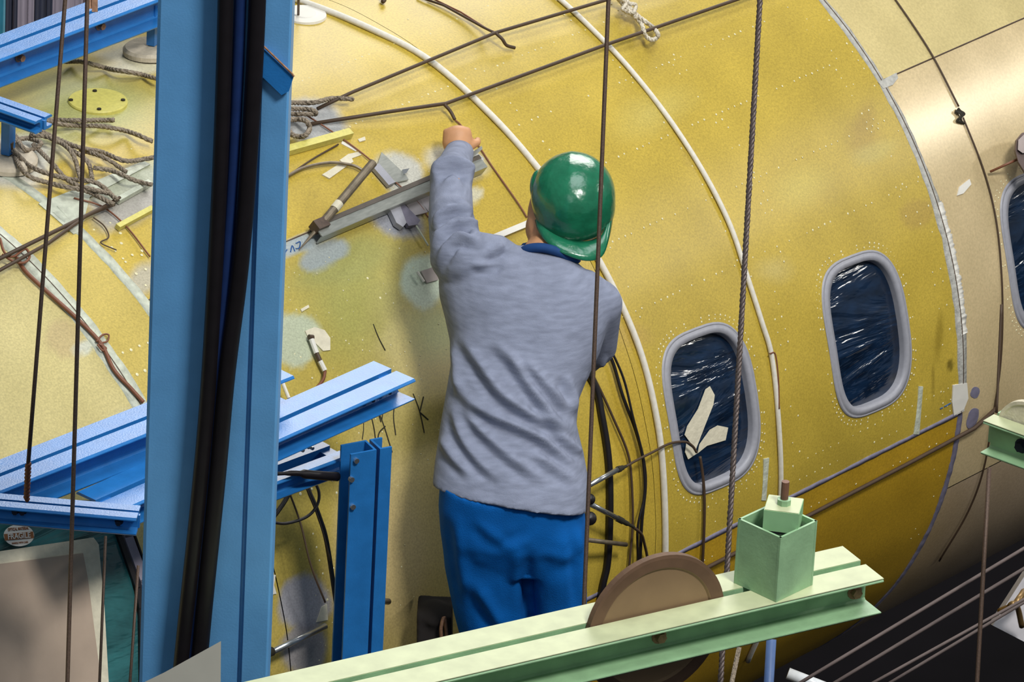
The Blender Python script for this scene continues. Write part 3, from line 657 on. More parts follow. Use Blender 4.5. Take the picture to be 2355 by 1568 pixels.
# brown guide cords stretched along the fuselage
def cord(pts, r, m, label, name='dark_cord'):
    return thing(name, MB().tube([near(x, y, o) for x, y, o in pts], r, 8), m, label, 'cord', None, True)
cord([(730, 250, .010), (810, 212, .05), (1140, 75, .06), (1400, -2, .07), (1480, -26, .07), (2100, -210, .05)], 0.0042, M_brown, 'upper of two dark cords stretched across the top of the fuselage')
cord([(715, 285, .010), (900, 256, .04), (1025, 238, .04), (1390, 104, .05), (1700, -3, .05), (1760, -25, .05), (2400, -230, .05)], 0.0044, M_brown, 'lower of two dark cords stretched across the top of the fuselage')
cord([(-20, 604, .05), (140, 525, .03), (245, 473, .03), (275, 455, .02)], 0.0048, M_brown, 'upper of two dark cords crossing the left seam below the rope bundle')
cord([(-20, 632, .05), (110, 560, .03), (200, 495, .03), (262, 470, .02)], 0.0042, M_brown, 'lower of two dark cords crossing the left seam below the rope bundle')
cord([(1500, 1365, .02), (1620, 1308, .02), (1870, 1180, .02), (2100, 1060, .02), (2240, 985, .02), (2290, 940, .03)], 0.0052, M_brown, 'dark cable slanting below the windows along the lower fuselage')
cord([(960, -8, .01), (1020, 12, .02), (1110, 62, .03), (1138, 76, .06)], 0.0030, M_brown, 'thin doubled cord knotted to the upper stretched cord', 'dark_cord')
cord([(985, -8, .015), (1060, 28, .02), (1120, 66, .035), (1138, 74, .06)], 0.0022, M_copper, 'second fine strand beside the doubled cord at the top', 'dark_cord')
wire('dark_cord', [near(1140, 76, .06), near(1155, 90, .05), near(1165, 104, .03), near(1184, 110, .02)], 0.0040, M_brown, 'frayed cord tail hanging from the upper stretched cord', 'cord')
wire('dark_cord', [near(1022, 240, .04), near(1036, 256, .03), near(1046, 275, .02)], 0.0040, M_brown, 'short cord tail hanging from the lower stretched cord above the hand', 'cord')
wire('dark_cord', surf_pts([(876, -6), (884, 0), (880, 4)], .01, 3), 0.005, M_brown, 'dark cord scrap at the top edge', 'cord', n=2)
wire('thin_wire', surf_pts([(1046, 275), (1062, 290), (1100, 335), (1130, 380), (1190, 465), (1212, 500)], 0.004), 0.0020, M_copper, 'fine brown wire running down from the hand to the helmet', 'wire', n=2)
wire('thin_wire', surf_pts([(700, 262), (760, 300), (830, 350), (900, 410), (960, 465), (985, 500)], 0.006), 0.0020, M_copper, 'fine orange wire crossing the yellow rail toward the sleeve', 'wire', n=2)
wire('thin_wire', surf_pts([(170, 455), (235, 475), (290, 520), (345, 590)], 0.006), 0.0020, M_copper, 'fine orange wire beside the left edge of the column', 'wire', n=2)
wire('thin_wire', surf_pts([(660, 405), (700, 385), (760, 374), (810, 380), (835, 392)], 0.010), 0.0036, M_tube, 'grey cable arching between column and steel tube', 'wire', n=2)
wire('thin_wire', surf_pts([(662, 404), (720, 365), (778, 332)], 0.006), 0.0020, M_brown, 'thin brown wire leading from the column to the tape strip', 'wire', n=2)
wire('red_brown_wire', surf_pts([(38, 592), (60, 625), (110, 672), (180, 735), (232, 790), (262, 850), (300, 892), (330, 925)], 0.008), 0.0044, M_copper, 'red brown wire bundle following the left sealed seam', 'wire', n=2)
mb = MB(); mb.tube(surf_pts([(222, 785), (236, 770), (250, 770), (246, 785), (228, 790), (244, 800), (236, 806), (224, 792)], .010, 5), .0022, 6); thing('wire_tie', mb, M_copper, 'curled red brown wire tie halfway down the left seam', 'wire', None, True)
mb = MB(); mb.tube(surf_pts([(0, 548), (10, 580), (30, 590), (58, 572), (68, 590), (55, 604), (30, 600), (5, 585)], .02, 5), .003, 6)
thing('wire_tie', mb, M_copper, 'curled red brown wire tie where the dark cords cross the left seam', 'wire', None, True)
wire('thin_wire', surf_pts([(215, 500), (240, 520), (250, 545), (232, 558), (268, 575)], 0.008), 0.0016, M_brown, 'fine curled wire below the rope bundle', 'wire', n=3)

# ropes
def rope(pts, r, label, m=M_rope, off=0.010, grp=None):
    P = catmull(pts, 10); P = np.array([body(x, y, off+r+ (0.016*abs(math.sin(i*0.21+pts[0][0])))) for i, (x, y) in enumerate(P)]); mb = MB()
    Q = [P[0]]
    for i in range(1, len(P)):
        k = max(1, int(np.linalg.norm(P[i]-P[i-1])/0.0035))
        for j in range(1, k+1): Q.append(P[i-1]+(P[i]-P[i-1])*j/k)
    Q = np.array(Q); T = np.gradient(Q, axis=0); T /= np.linalg.norm(T, axis=1)[:, None]+1e-9
    for s in range(3):
        pth = []
        for i, q in enumerate(Q):
            a = nrm(np.cross(T[i], bnorm(q))); b = np.cross(T[i], a); w = i*0.75+s*2.094; pth.append(q+(a*math.cos(w)+b*math.sin(w))*r*0.42)
        mb.tube(pth, r*0.62, 5)
    return thing('rope', mb, m, label, 'rope', grp, True)
rope([(100, 275), (180, 277), (262, 276)], .0058, 'short dark rope end right of the small blue beam stub', off=.004)
rope([(60, 268), (150, 287), (230, 290), (300, 304), (350, 325)], .0056, 'rope curving from the small beam stub to the column', off=.004)
rope([(150, 142), (190, 142), (250, 158), (310, 168), (365, 182)], .0056, 'rope passing below the felt pad near the column top', off=.004)
rope([(35, 312), (60, 345), (95, 330), (60, 318), (28, 335), (60, 400), (130, 425), (200, 440), (262, 470)], .0056, 'outermost rope loop wound round the beam stub, ending at the lower right')
rope([(30, 345), (75, 385), (150, 410), (220, 420), (268, 458)], .0056, 'rope strand crossing the middle of the left bundle')
rope([(70, 310), (120, 318), (165, 350), (185, 410)], .0056, 'rope loop arching over the right side of the left bundle')
rope([(75, 330), (120, 375), (165, 420), (250, 445)], .0056, 'rope strand tucked inside the left bundle')
rope([(95, 308), (150, 335), (200, 370), (212, 410)], .0054, 'outer rope loop right of the arching loop')
rope([(90, 300), (170, 335), (235, 350), (290, 370), (355, 362)], .0056, 'rope leaving the left bundle toward the column, upper')
rope([(185, 345), (240, 362), (290, 395)], .0054, 'short rope between the two long strands right of the bundle')
rope([(215, 385), (265, 395), (310, 415), (350, 425)], .0054, 'rope leaving the left bundle toward the column, lower')
rope([(668, 236), (720, 236), (765, 226), (812, 228)], .0058, 'frayed rope end right of the column near the crown', off=.006)
rope([(668, 250), (715, 252), (725, 262), (690, 262), (668, 262)], .0056, 'looped rope right of the column, above the coil', off=.008)
rope([(665, 275), (700, 276), (712, 295), (700, 312), (676, 312), (664, 300)], .0062, 'small rope coil hugging the right side of the column', off=.010)
rope([(1405, -25), (1425, 0), (1450, 28), (1475, 55), (1483, 80), (1500, 92), (1513, 82), (1505, 66), (1478, 45), (1452, 22), (1440, -5)], .0058, 'white rope with an end loop hanging at the top edge', M_ropew, off=.012)
rope([(1418, -10), (1440, 8), (1432, 22), (1455, 30), (1462, 12), (1446, 8)], .0050, 'knot of the white rope at the top edge', M_ropew, off=.020)
# thin straight slats near the ropes
for q, m, lab in ((((344, 420), (270, 462)), M_mint, 'pale thin bar next to the rope end at left'), (((270, 523), (350, 480)), M_yplate, 'short yellow rail left of the column')):
    a, b = body(*q[0], .008), body(*q[1], .008); d = nrm(b-a); n = bnorm(a); thing('metal_strip', MB().box((a+b)/2, (d, nrm(np.cross(d, n)), n), (np.linalg.norm(b-a)/2, .006, .006)), m, lab, 'strip')
a, b = body(640, 352, .010), body(806, 306, .010); d = nrm(b-a); n = bnorm(a)
yr = MB().box((a+b)/2, (d, nrm(np.cross(d, n)), n), (np.linalg.norm(b-a)/2, .009, .008)); thing('yellow_rail', yr, M_yplate, 'yellow primed rail fixed right of the column', 'rail')

# ------------------------------------------------------------------ straightedge, tube, hinge parts near the hand
a, b = body(728, 528, .030), body(1108, 368, .030); d = nrm(b-a); n = bnorm((a+b)/2); s = nrm(np.cross(d, n)); s = s if s@UP > 0 else -s
bar = empty('aluminium_channel', (a+b)/2, 'aluminium channel straightedge held against the skin by the worker\'s raised hand', 'bar')
L = np.linalg.norm(b-a)/2; c = (a+b)/2
MB().box(c-s*0.004, (d, s, n), (L, .016, .0015)).build('web', M_alu, bar)
MB().box(c+s*0.0125-n*.012, (d, s, n), (L, .0015, .013)).build('flange', mat('shaded_alu', (112, 104, 96), rough=.4, metal=.5), bar)  # upper flange darkened, its shade put into colour
MB().box(c+s*0.0085+n*.0024, (d, s, n), (L, .0052, .0012)).build('shade_strip', mat('shaded_alu', (112, 104, 96)), bar)  # dark strip laid on the web: the channel's shadowed face put into colour
MB().box(c-s*0.0195-n*.012, (d, s, n), (L, .0015, .013)).build('flange', M_alu, bar)
ca = a+d*.015; MB().box(ca+s*.006, (nrm(d), s, n), (.018, .012, .012)).build('end_block', mat('brown_block', (78, 62, 52), noise=.3, scale=90), bar)
tb = empty('steel_tube', body(735, 520, .05), 'dull steel tube leaning from the channel end', 'tube')
t1, t2 = near(858, 374, .13), near(740, 515, .045)
MB().tube([t2, t1], .0098, 16, caps=True).build('tube_body', M_tube, tb); MB().disc(t1-nrm(t2-t1)*0.0+nrm(t1-t2)*.0005, nrm(t1-t2), .0068, .0006, 14).build('tube_bore', M_ink, tb)
MB().tube([t2+(t1-t2)*.24, t2+(t1-t2)*.34], .0106, 16).build('tape_band', M_tape, tb)
MB().tube([body(688, 574, .004), t2], [.0010, .006], 8).build('pointed_tip', M_tube, tb)
def small(name, pts, m, label, cat, th=.006, off=0.004):
    P = [body(x, y, off) for x, y in pts]; n = bnorm(np.mean(P, 0)); return thing(name, MB().prism(P, n, th), m, label, cat)
small('metal_plate', [(876, 352), (932, 405), (938, 415), (892, 425), (862, 395)], M_alu, 'bare metal plate above the channel in the grey patch', 'plate', .004)
small('metal_plate', [(922, 395), (938, 392), (932, 402), (926, 405)], M_steel, 'small clip on the bare metal plate', 'clip', .008)
small('hinge_bracket', [(852, 388), (868, 382), (905, 425), (890, 432)], M_frame, 'grey hinge bracket crossing above the aluminium channel', 'bracket', .010)
small('hinge_bracket', [(885, 478), (908, 466), (928, 520), (920, 530), (905, 520)], M_frame, 'grey bracket just below the middle of the channel', 'bracket', .014)
small('hinge_bracket', [(905, 480), (922, 472), (962, 512), (955, 522), (935, 525)], mat('purple_grey', (120, 116, 132), noise=.2, scale=40), 'dull bracket foot beside the grey bracket under the channel', 'bracket', .010)
small('metal_plate', [(925, 462), (958, 448), (982, 490), (950, 498)], mat('grey_plate', (166, 160, 162), noise=.08), 'square grey plate below the channel next to the sleeve', 'plate', .004)
small('metal_plate', [(955, 448), (985, 436), (990, 478), (984, 488)], mat('lilac_plate', (184, 178, 182)), 'pale plate with a blue mark beside the sleeve', 'plate', .003)
small('metal_plate', [(966, 625), (1004, 612), (1006, 645), (980, 652)], mat('taupe_plate', (156, 146, 142)), 'small plate on the mint patch below the raised sleeve', 'plate', .004)
thing('silver_strip', MB().tube([body(960, 625, .012), body(975, 648, .012)], .0030, 6), M_label, 'short white strip on the mint patch below the sleeve', 'strip')
wire('thin_wire', surf_pts([(915, 462), (945, 500), (965, 532), (985, 565)], .010), .0022, M_mint, 'thin pale strip running down beside the raised sleeve', 'wire', n=2)
# tip of the channel past the hand
thing('knife_tip', MB().hexa([body(*q, off=o) for o in (.045, .055) for q in ((1083, 352), (1108, 335), (1110, 342), (1088, 362))]), M_alu, 'flat metal tip sticking out right of the raised hand', 'tool')
# silver rod left of the neck
def rod(name, p1, p2, o1, o2, r, m, label, cat='rod'): return thing(name, MB().tube([near(*p1, o1), near(*p2, o2)], r, 12), m, label, cat, None, True)
def flatbar(p1, p2, off, w, m, label, name='metal_strip'):
    a, b = body(*p1, off), body(*p2, off); d = nrm(b-a); n = bnorm(a); return thing(name, MB().box((a+b)/2, (d, nrm(np.cross(d, n)), n), (np.linalg.norm(b-a)/2, w, .003)), m, label, 'strip')
flatbar((1090, 565), (1218, 512), .012, .0068, M_label, 'white flat bar left of the worker\'s neck')
rod('steel_rod', (618, 1502), (748, 1440), .06, .04, .0072, M_steel, 'bright steel rod between the column and the blue post')
rod('rod_end', (600, 1508), (626, 1497), .06, .06, .010, M_ink, 'dark sleeve on the bright steel rod beside the column', 'sleeve')
rod('steel_tube', (850, 1379), (893, 1383), .18, .06, .0070, M_tube, 'short tube end poking out right of the blue post', 'tube')
decal([(738, 1395), (750, 1388), (752, 1425), (726, 1430)], .003).build('tape_patch', M_tape, fus)
# transducers right of the trousers
for nm, p1, p2, p3, lab in (('displacement_probe', (1350, 1118), (1420, 1080), (1440, 1072), 'silver probe with black cap pointing up right of the shirt hem'),
                            ('displacement_probe', (1345, 1152), (1420, 1192), (1458, 1212), 'silver probe with black cap pointing down right of the trousers')):
    t = empty(nm, near(*p1, .10), lab, 'probe')
    MB().tube([near(*p1, .10), near(*p2, .09)], .0062, 14).build('probe_barrel', M_steel, t, True)
    A, B = near(*p2, .09), near(*p3, .085); MB().tube([A, A+(B-A)*.3, A+(B-A)*.35, A+(B-A)*.6, A+(B-A)*.62, B], [.0074, .0074, .0058, .0058, .0040, .0034], 12).build('probe_cap', M_ink, t)
rod('steel_rod', (1340, 1240), (1440, 1252), .10, .06, .0052, M_tube, 'thin grey rod right of the trousers below the probes')
for (x, y, r, lab) in ((1356, 1148, .013, 'black clamp knob by the shirt hem'), (1356, 1192, .016, 'black clamp knob right of the trousers pocket')):
    c = near(x, y, .10); V, Fc = lathe(c, nrm(CAM-c), [(0, .012), (r*.8, .010), (r, .004), (r, -.006), (r*.6, -.012), (0, -.012)], 14); o = mesh('clamp_knob', V, Fc, M_black, None, True); tag(own(o), lab, 'knob')
# cables right of the worker
wire('black_cable', surf_pts([(1300, 780), (1365, 880), (1385, 960), (1400, 1060), (1403, 1180), (1398, 1290), (1386, 1350), (1370, 1450)], .009), .0082, M_black, 'thick black cable hanging right of the worker', n=2)
wire('black_cable', surf_pts([(1330, 800), (1375, 885), (1412, 965), (1443, 1040), (1452, 1100), (1455, 1200), (1448, 1290), (1440, 1400)], .010), .0030, M_brown, 'thin dark cable next to the thick black cable', n=2)
wire('black_cable', surf_pts([(1380, 780), (1408, 830), (1432, 910), (1462, 990), (1480, 1060), (1484, 1120), (1476, 1200), (1472, 1290), (1468, 1400)], .012), .0040, M_black, 'dark cable looping right of the thin cable', n=2)
wire('black_cable', surf_pts([(1385, 770), (1415, 825), (1437, 880), (1456, 960), (1474, 1030), (1482, 1100), (1480, 1150), (1466, 1220), (1470, 1330)], .020), .0028, M_black, 'thin twin cable overlapping the dark loop', n=2)
wire('black_cable', [near(1438, 1073, .085), near(1470, 1055, .07), near(1500, 1040, .06), near(1540, 1020, .03), near(1575, 1016, .012), near(1592, 1025, .01), near(1602, 1040, .006)], .0030, M_brown, 'dark lead from the upper probe to the taped window')
wire('black_cable', [near(1457, 1212, .085), near(1475, 1228, .06), near(1482, 1250, .04), near(1489, 1285, .02), near(1490, 1330, .02)], .0034, M_brown, 'dark lead from the lower probe down behind the disc')
wire('black_cable', surf_pts([(1610, 1050), (1617, 1100), (1620, 1150), (1619, 1220), (1615, 1300), (1608, 1380)], .008), .0036, M_brown, 'dark cable dropping out of the taped window', n=2)
# tape on the first window film
wc = cyl(0.156, 1.352, -0.014); wn = bnorm(wc)
for pts, lab in (([(1622, 895), (1632, 888), (1643, 908), (1640, 930), (1622, 975), (1600, 1032), (1590, 1022), (1574, 1000), (1580, 980), (1605, 940)], 'long slanting tape strip on the window film'),
                 ([(1604, 1042), (1608, 1022), (1632, 988), (1650, 978), (1674, 983), (1668, 1012), (1625, 1025)], 'short leaf shaped tape piece on the window film'),
                 ([(1578, 1020), (1600, 1036), (1603, 1042), (1582, 1056), (1575, 1040)], 'small tape scrap left of the leaf shaped piece')):
    P = [body(x, y, -.013) for x, y in pts]; thing('masking_tape', MB().prism(P, wn, .0012), M_tape, lab, 'tape')
# left of the post: hanging cables in front of the beam
for pts, r, m, lab in (([(590, 1240), (650, 1160), (690, 1095), (715, 1140), (735, 1190), (752, 1250), (775, 1400)], .0052, M_black, 'thick dark cable crossing behind the blue post'),
                       ([(628, 1072), (680, 1080), (725, 1112), (733, 1150), (710, 1185), (660, 1203), (620, 1200)], .0034, M_black, 'dark cable loop between column and post'),
                       ([(655, 1105), (690, 1200), (715, 1300), (748, 1385)], .0022, M_brown, 'thin tan wire slanting down left of the post'),
                       ([(700, 1110), (735, 1200), (760, 1290)], .0018, M_brown, 'very thin wire near the post'),
                       ([(630, 1045), (665, 1052), (700, 1070), (730, 1085)], .0032, M_black, 'dark cable leaving the column toward the junction sleeve')):
    wire('black_cable', [near(x, y, .10+(.06 if r < .004 else 0)) for x, y in pts], r, m, lab)
a = [near(x, y, .36) for x, y in ((626, 1090), (680, 1088), (720, 1092), (776, 1096))]; thing('cable_sleeve', MB().tube(catmull(a, 4), [.004]*3+[.006]*3+[.010]*7, 10), M_black, 'black cable sleeve bridging column and post', 'sleeve', None, True)
# hinged probe on the skin left of the worker
t = empty('strain_probe', body(735, 800, .01), 'jointed white probe with red brown lead beside the cream patch', 'probe')
MB().tube([body(716, 780, .012), body(728, 812, .012)], .0058, 8).build('probe_arm', M_label, t); MB().tube([body(736, 830, .012), body(747, 852, .012)], .0058, 8).build('probe_arm', M_label, t)
MB().tube([body(728, 812, .012), body(736, 830, .012)], .0052, 8).build('probe_joint', M_brown, t); MB().tube([body(710, 775, .012), body(720, 776, .012)], .006, 8).build('probe_joint', M_brown, t)
wire('lead', [body(748, 853, .012), body(742, 875, .014), body(718, 900, .014), body(690, 912, .014), body(671, 918, .014)], .0036, M_copper, None, parent=t)
t = empty('strain_probe', body(660, 900, .03), 'small white probe at the right edge of the column above the beam', 'probe')
MB().tube([body(650, 880, .03), body(664, 915, .03)], .0040, 8).build('probe_arm', M_label, t); MB().tube([body(664, 915, .03), body(672, 932, .02)], .003, 8).build('probe_joint', M_brown, t)
for q in ((625, 866), (622, 912)):
    pass

# ------------------------------------------------------------------ lower right background
for k, (p1, p2, dd, r, lab) in enumerate((((1800, 1594), (2420, 1222), 15.6, .0040, 'uppermost grey cable strung below the belly at lower right'), ((1850, 1612), (2420, 1268), 15.7, .0040, 'second grey cable from the top below the belly'),
                                          ((1950, 1602), (2420, 1342), 15.8, .0036, 'third grey cable from the top below the belly'), ((1990, 1604), (2420, 1346), 15.9, .0036, 'lowest grey cable below the belly at lower right'))):
    vcab(p1, p2, dd-.9, r, mat('dim_grey_cable', (112, 98, 94), rough=.6), lab)
cab = [at(x, y, 15.8) for x, y in ((2283, 1438), (2360, 1478), (2420, 1400), (2372, 1300))]
t = empty('white_machine', cab[0], 'pale machine casing with brass fittings at the lower right edge', 'machine'); MB().prism(cab, FW, .12).build('casing', mat('pale_casing', (196, 192, 196), rough=.5), t)
MB().tube(catmull([at(2300, 1405, 15.75), at(2330, 1392, 15.7), at(2345, 1375, 15.7), at(2355, 1360, 15.75)], 5), .008, 8).build('fitting', M_brass, t, True)
MB().tube(catmull([at(2318, 1400, 15.75), at(2328, 1388, 15.65), at(2340, 1396, 15.7), at(2350, 1440, 15.75)], 5), .007, 8).build('fitting', M_brass, t, True)
thing('silver_duct', MB().tube([at(1812, 1548, 15.9), at(1925, 1592, 15.9)], .014, 12), mat('bright_tube', (236, 240, 244), rough=.3), 'bright silver tube lying in the dark at the bottom edge', 'tube', None, True)  # pale silver duct, not a lamp
# octagonal bracket at right edge with brown rod
oc = [near(x, y, .12) for x, y in ((2338, 322), (2352, 305), (2385, 300), (2400, 340), (2385, 405), (2360, 400), (2342, 372), (2335, 345))]
t = empty('edge_bracket', oc[0], 'brown grey angular bracket at the right edge above the rightmost window', 'bracket'); MB().prism(oc, FW, .05).build('bracket_body', mat('bracket_brown', (104, 88, 84), noise=.1), t)
oc2 = [near(x, y, .13) for x, y in ((2342, 322), (2354, 310), (2385, 308), (2380, 348), (2352, 352), (2341, 344))]; MB().prism(oc2, FW, .02).build('bracket_face', mat('bracket_grey', (176, 162, 158)), t)
rod('steel_rod', (2277, 395), (2345, 364), .02, .10, .0030, M_copper, 'thin brown rod beside the angular bracket at the right edge')

# upper left background: draped cloths hung on the far side
for (x0, x1, m, lab) in ((-80, 12, M_teal, 'teal steel post at the far upper left corner'), (9, 40, M_navy, 'dark navy drape next to the teal post'), (30, 78, M_tarp, 'grey tarpaulin fold right of the teal post'),
                         (74, 120, M_navy, 'dark navy drape left of the hanging cables'), (112, 190, M_tarp, 'grey tarpaulin behind the two hanging cables'), (182, 330, mat('brown_drape', (52, 38, 44)), 'dark brown drape beside the cable clamp')):
    dpt = 17.6 if m is not M_teal else 17.3; V = []; N_ = 14
    for i in range(N_+1):
        x = x0+(x1-x0)*i/N_; w = 0.02*math.sin(i*0.8)
        b_ = at(x, 25, dpt+w)
        for z_ in (4.2, 0.0): V.append(np.array([b_[0], b_[1], z_]))
    V2 = [np.array(v)+FW*.01 for v in V]; n = len(V); Fc = [(2*i, 2*i+1, 2*i+3, 2*i+2) for i in range(N_)]+[(n+2*i+2, n+2*i+3, n+2*i+1, n+2*i) for i in range(N_)]
    Fc += [(0, 1, n+1, n), (n-2, n-1, 2*n-1, 2*n-2)]+[(2*i, 2*i+2, n+2*i+2, n+2*i) for i in range(N_)]+[(2*i+1, 2*i+3, n+2*i+3, n+2*i+1) for i in range(N_)]
    thing('hanging_drape' if m is not M_teal else 'teal_post', MB().add(V+V2, Fc), m, lab, 'drape' if m is not M_teal else 'post', None, True)

# ------------------------------------------------------------------ windshield, cardboard, sticker
wp = body(150, 1420, .030); wnn = nrm(bnorm(wp)+np.array([-.12, 0, 0]))
def onw(px, py, o=0.0): return onplane(px, py, wp+wnn*o, wnn)
ws = empty('windshield', onw(250, 1500, -.01), 'green tinted windshield wrapped in crinkled film at the lower left', 'windshield')
def gridpoly(rows, o):                            # rows of (xl, xr, y)
    V = []; Fc = []; n = 12
    for xl, xr, y in rows:
        for k in range(n+1): V.append(onw(xl+(xr-xl)*k/n, y, o))
    for i in range(len(rows)-1):
        for k in range(n): a = i*(n+1)+k; Fc.append((a, a+n+1, a+n+2, a+1))
    return MB().add(V, Fc)
gl = gridpoly([(-60, 255, 1150), (-60, 270, 1225), (-60, 292, 1300), (-60, 308, 1360), (-60, 318, 1430), (-60, 320, 1500), (-60, 322, 1660)], 0.0)
gl.build('glass_pane', M_glass, ws)
def wbar(pts, w, th, m, nm, o=0.0, par=None):
    P = [onw(x, y, o) for x, y in pts]; mb = MB()
    for a, b in zip(P[:-1], P[1:]):
        d = nrm(b-a); s = nrm(np.cross(d, wnn)); mb.box((a+b)/2, (d, s, wnn), (np.linalg.norm(b-a)/2+w*.3, w, th))
    return mb.build(nm, m, par)
wbar([(250, 1150), (272, 1232), (314, 1352), (322, 1400), (326, 1660)], .0055, .006, M_black, 'gasket', .002, ws)
wbar([(275, 1150), (292, 1232), (330, 1335), (345, 1400), (350, 1660)], .0105, .006, mat('lilac_grey', (150, 142, 156)), 'windshield_post', .002, ws)
wbar([(300, 1180), (308, 1232), (335, 1310), (350, 1400)], .0018, .006, M_black, 'gasket', .004, ws)
cdb = empty('cardboard_sheet', onw(100, 1450, .01), 'brown cardboard sheet taped over the windshield', 'cardboard')
MB().prism([onw(x, y, .006) for x, y in ((-60, 1276), (212, 1236), (224, 1252), (237, 1392), (252, 1660), (-60, 1660))], wnn, .005).build('tape_border', M_tape, cdb)
MB().prism([onw(x, y, .012) for x, y in ((-60, 1304), (190, 1272), (201, 1330), (215, 1440), (228, 1540), (236, 1660), (-60, 1660))], wnn, .002).build('board', M_card, cdb)
st = empty('round_sticker', onw(42, 1230, .012), 'round white and brown sticker reading FRAGILE above the cardboard', 'sticker')
def stpt(u, v, o): return onw(43+u, 1231+v, o)
el = [stpt(35*math.cos(t), 25*math.sin(t), .014) for t in np.linspace(0, 2*math.pi, 33)[:-1]]
MB().prism(el, wnn, .001).build('paper', M_label, st)
MB().prism([stpt(u, v, .0152) for u, v in ((-34, -3), (33, -9), (35, 6), (-32, 12))], wnn, .0005).build('band', M_orange, st)
def text(body_, c, ex, ey, size, m, par, nm='lettering'):
    cu = bpy.data.curves.new('t', 'FONT'); cu.body = body_; cu.size = 1; cu.align_x = 'CENTER'; cu.align_y = 'CENTER'; cu.extrude = 0.01; cu.offset = 0.02
    ob = bpy.data.objects.new('t', cu); COL.objects.link(ob); dg = bpy.context.evaluated_depsgraph_get(); me = bpy.data.meshes.new_from_object(ob.evaluated_get(dg)); bpy.data.objects.remove(ob, do_unlink=True)
    n = len(me.vertices); co = np.empty(n*3); me.vertices.foreach_get('co', co); co = co.reshape(-1, 3); nn = np.cross(ex, ey)
    P = c+co[:, :1]*ex*size[0]+co[:, 1:2]*ey*size[1]+co[:, 2:]*nrm(nn)*.03-np.array(wloc(par)); me.vertices.foreach_set('co', P.ravel()); me.materials.clear(); me.materials.append(m); me.update()
    o = bpy.data.objects.new(nm, me); COL.objects.link(o); o.parent = par; return o
ex = nrm(stpt(30, -2.6, .016)-stpt(-30, 2.6, .016)); ey = np.cross(wnn, ex)
text('FRAGILE', stpt(1, 1.5, .0166), ex, ey, (.0152, .0160), M_label, st)
text('OPTICAL MATERIAL', stpt(-1, -15, .0156), ex, ey, (.0058, .0085), M_orange, st)
text('HANDLE WITH CARE', stpt(3, 17, .0156), ex, ey, (.0042, .0055), M_orange, st)

# foreground grey sheet corner
gs = [at(x, y, 12.75) for x, y in ((508, 1474), (506, 1700), (250, 1760), (250, 1608), (380, 1545))]
thing('metal_sheet', MB().prism(gs, FW, .006), M_sheet, 'grey sheet corner sticking up in front of the column at the bottom', 'sheet')

# ------------------------------------------------------------------ worker
d_ = ray(1180, 1150); k_ = (-1.25-CAM[1])/d_[1]; PEL = CAM+d_*k_
def mp(px, py, t=0.0): d = ray(px, py); return CAM+d*(((PEL-CAM)@FH-t)/(d@FH))
man = empty('person', mp(1190, 1990, 0.0), 'worker in grey jersey, blue trousers and green helmet, back turned, reaching up to the fuselage', 'person')
def tt(y): return -0.36*np.clip((1150-y)/540.0, -.05, 1.08)
def row(l, r, hd, dd=None, t=None):
    t1 = tt(l[1]) if t is None else t; t2 = tt(r[1]) if t is None else t
    L, R_ = mp(*l, t1), mp(*r, t2); dd = nrm(FH*0.66-ZZ*0.62) if dd is None else dd
    return (L, R_, hd, dd)
FD = nrm(FH*0.95-ZZ*0.25)
srows = [((994, 1112), (1350, 1176), .118, FD), ((1000, 1060), (1355, 1110), .120, FD), ((1012, 980), (1342, 1040), .116, FD), ((1026, 900), (1326, 975), .112, None), ((1036, 840), (1332, 915), .110, None),
         ((1034, 780), (1355, 860), .112, None), ((1022, 725), (1380, 810), .116, None), ((1010, 680), (1398, 750), .115, None), ((1008, 645), (1400, 705), .108, None), ((1030, 615), (1385, 668), .095, None), ((1090, 592), (1352, 632), .078, None), ((1160, 578), (1325, 606), .060, None), ((1195, 572), (1312, 598), .05, None)]
torso = loft([row(*r) for r in srows], 32, 2.5)
SH, EL = mp(1055, 590, -.34), None
HANDP = body(1052, 318, .070)
WR = mp(1056, 352, float((PEL-HANDP)@FH)+.02)
EL = mp(1037, 440, (-.34+float((PEL-WR)@FH))/2+.03)
print('arm', np.linalg.norm(EL-SH), np.linalg.norm(WR-EL), 'z', EL, WR)
px_ = 14.7/F
mbs = [torso, caps(mp(1075, 600, -.32), SH, .070, .064), caps(SH, mp(1037, 500, (-.34*1.1+float((PEL-EL)@FH)*.9)/2), .064, .050), caps(mp(1037, 500, (-.34+float((PEL-EL)@FH))/2), EL, .051, .048), caps(EL, mp(1038, 402, float((PEL-EL)@FH)-.06), .047, .049), caps(mp(1038, 402, float((PEL-EL)@FH)-.06), WR, .044, .0335)]
mbs += [caps(mp(1130, 610, -.33), mp(1062, 596, -.33), .070, .066)]
# right upper arm and forearm going forward
RS, RE = mp(1374, 700, -.30), mp(1368, 792, -.36); RW = mp(1315, 850, -.52)
mbs += [caps(mp(1340, 680, -.30), RS, .060, .055), caps(RS, RE, .056, .050), caps(RE, RW, .048, .036)]
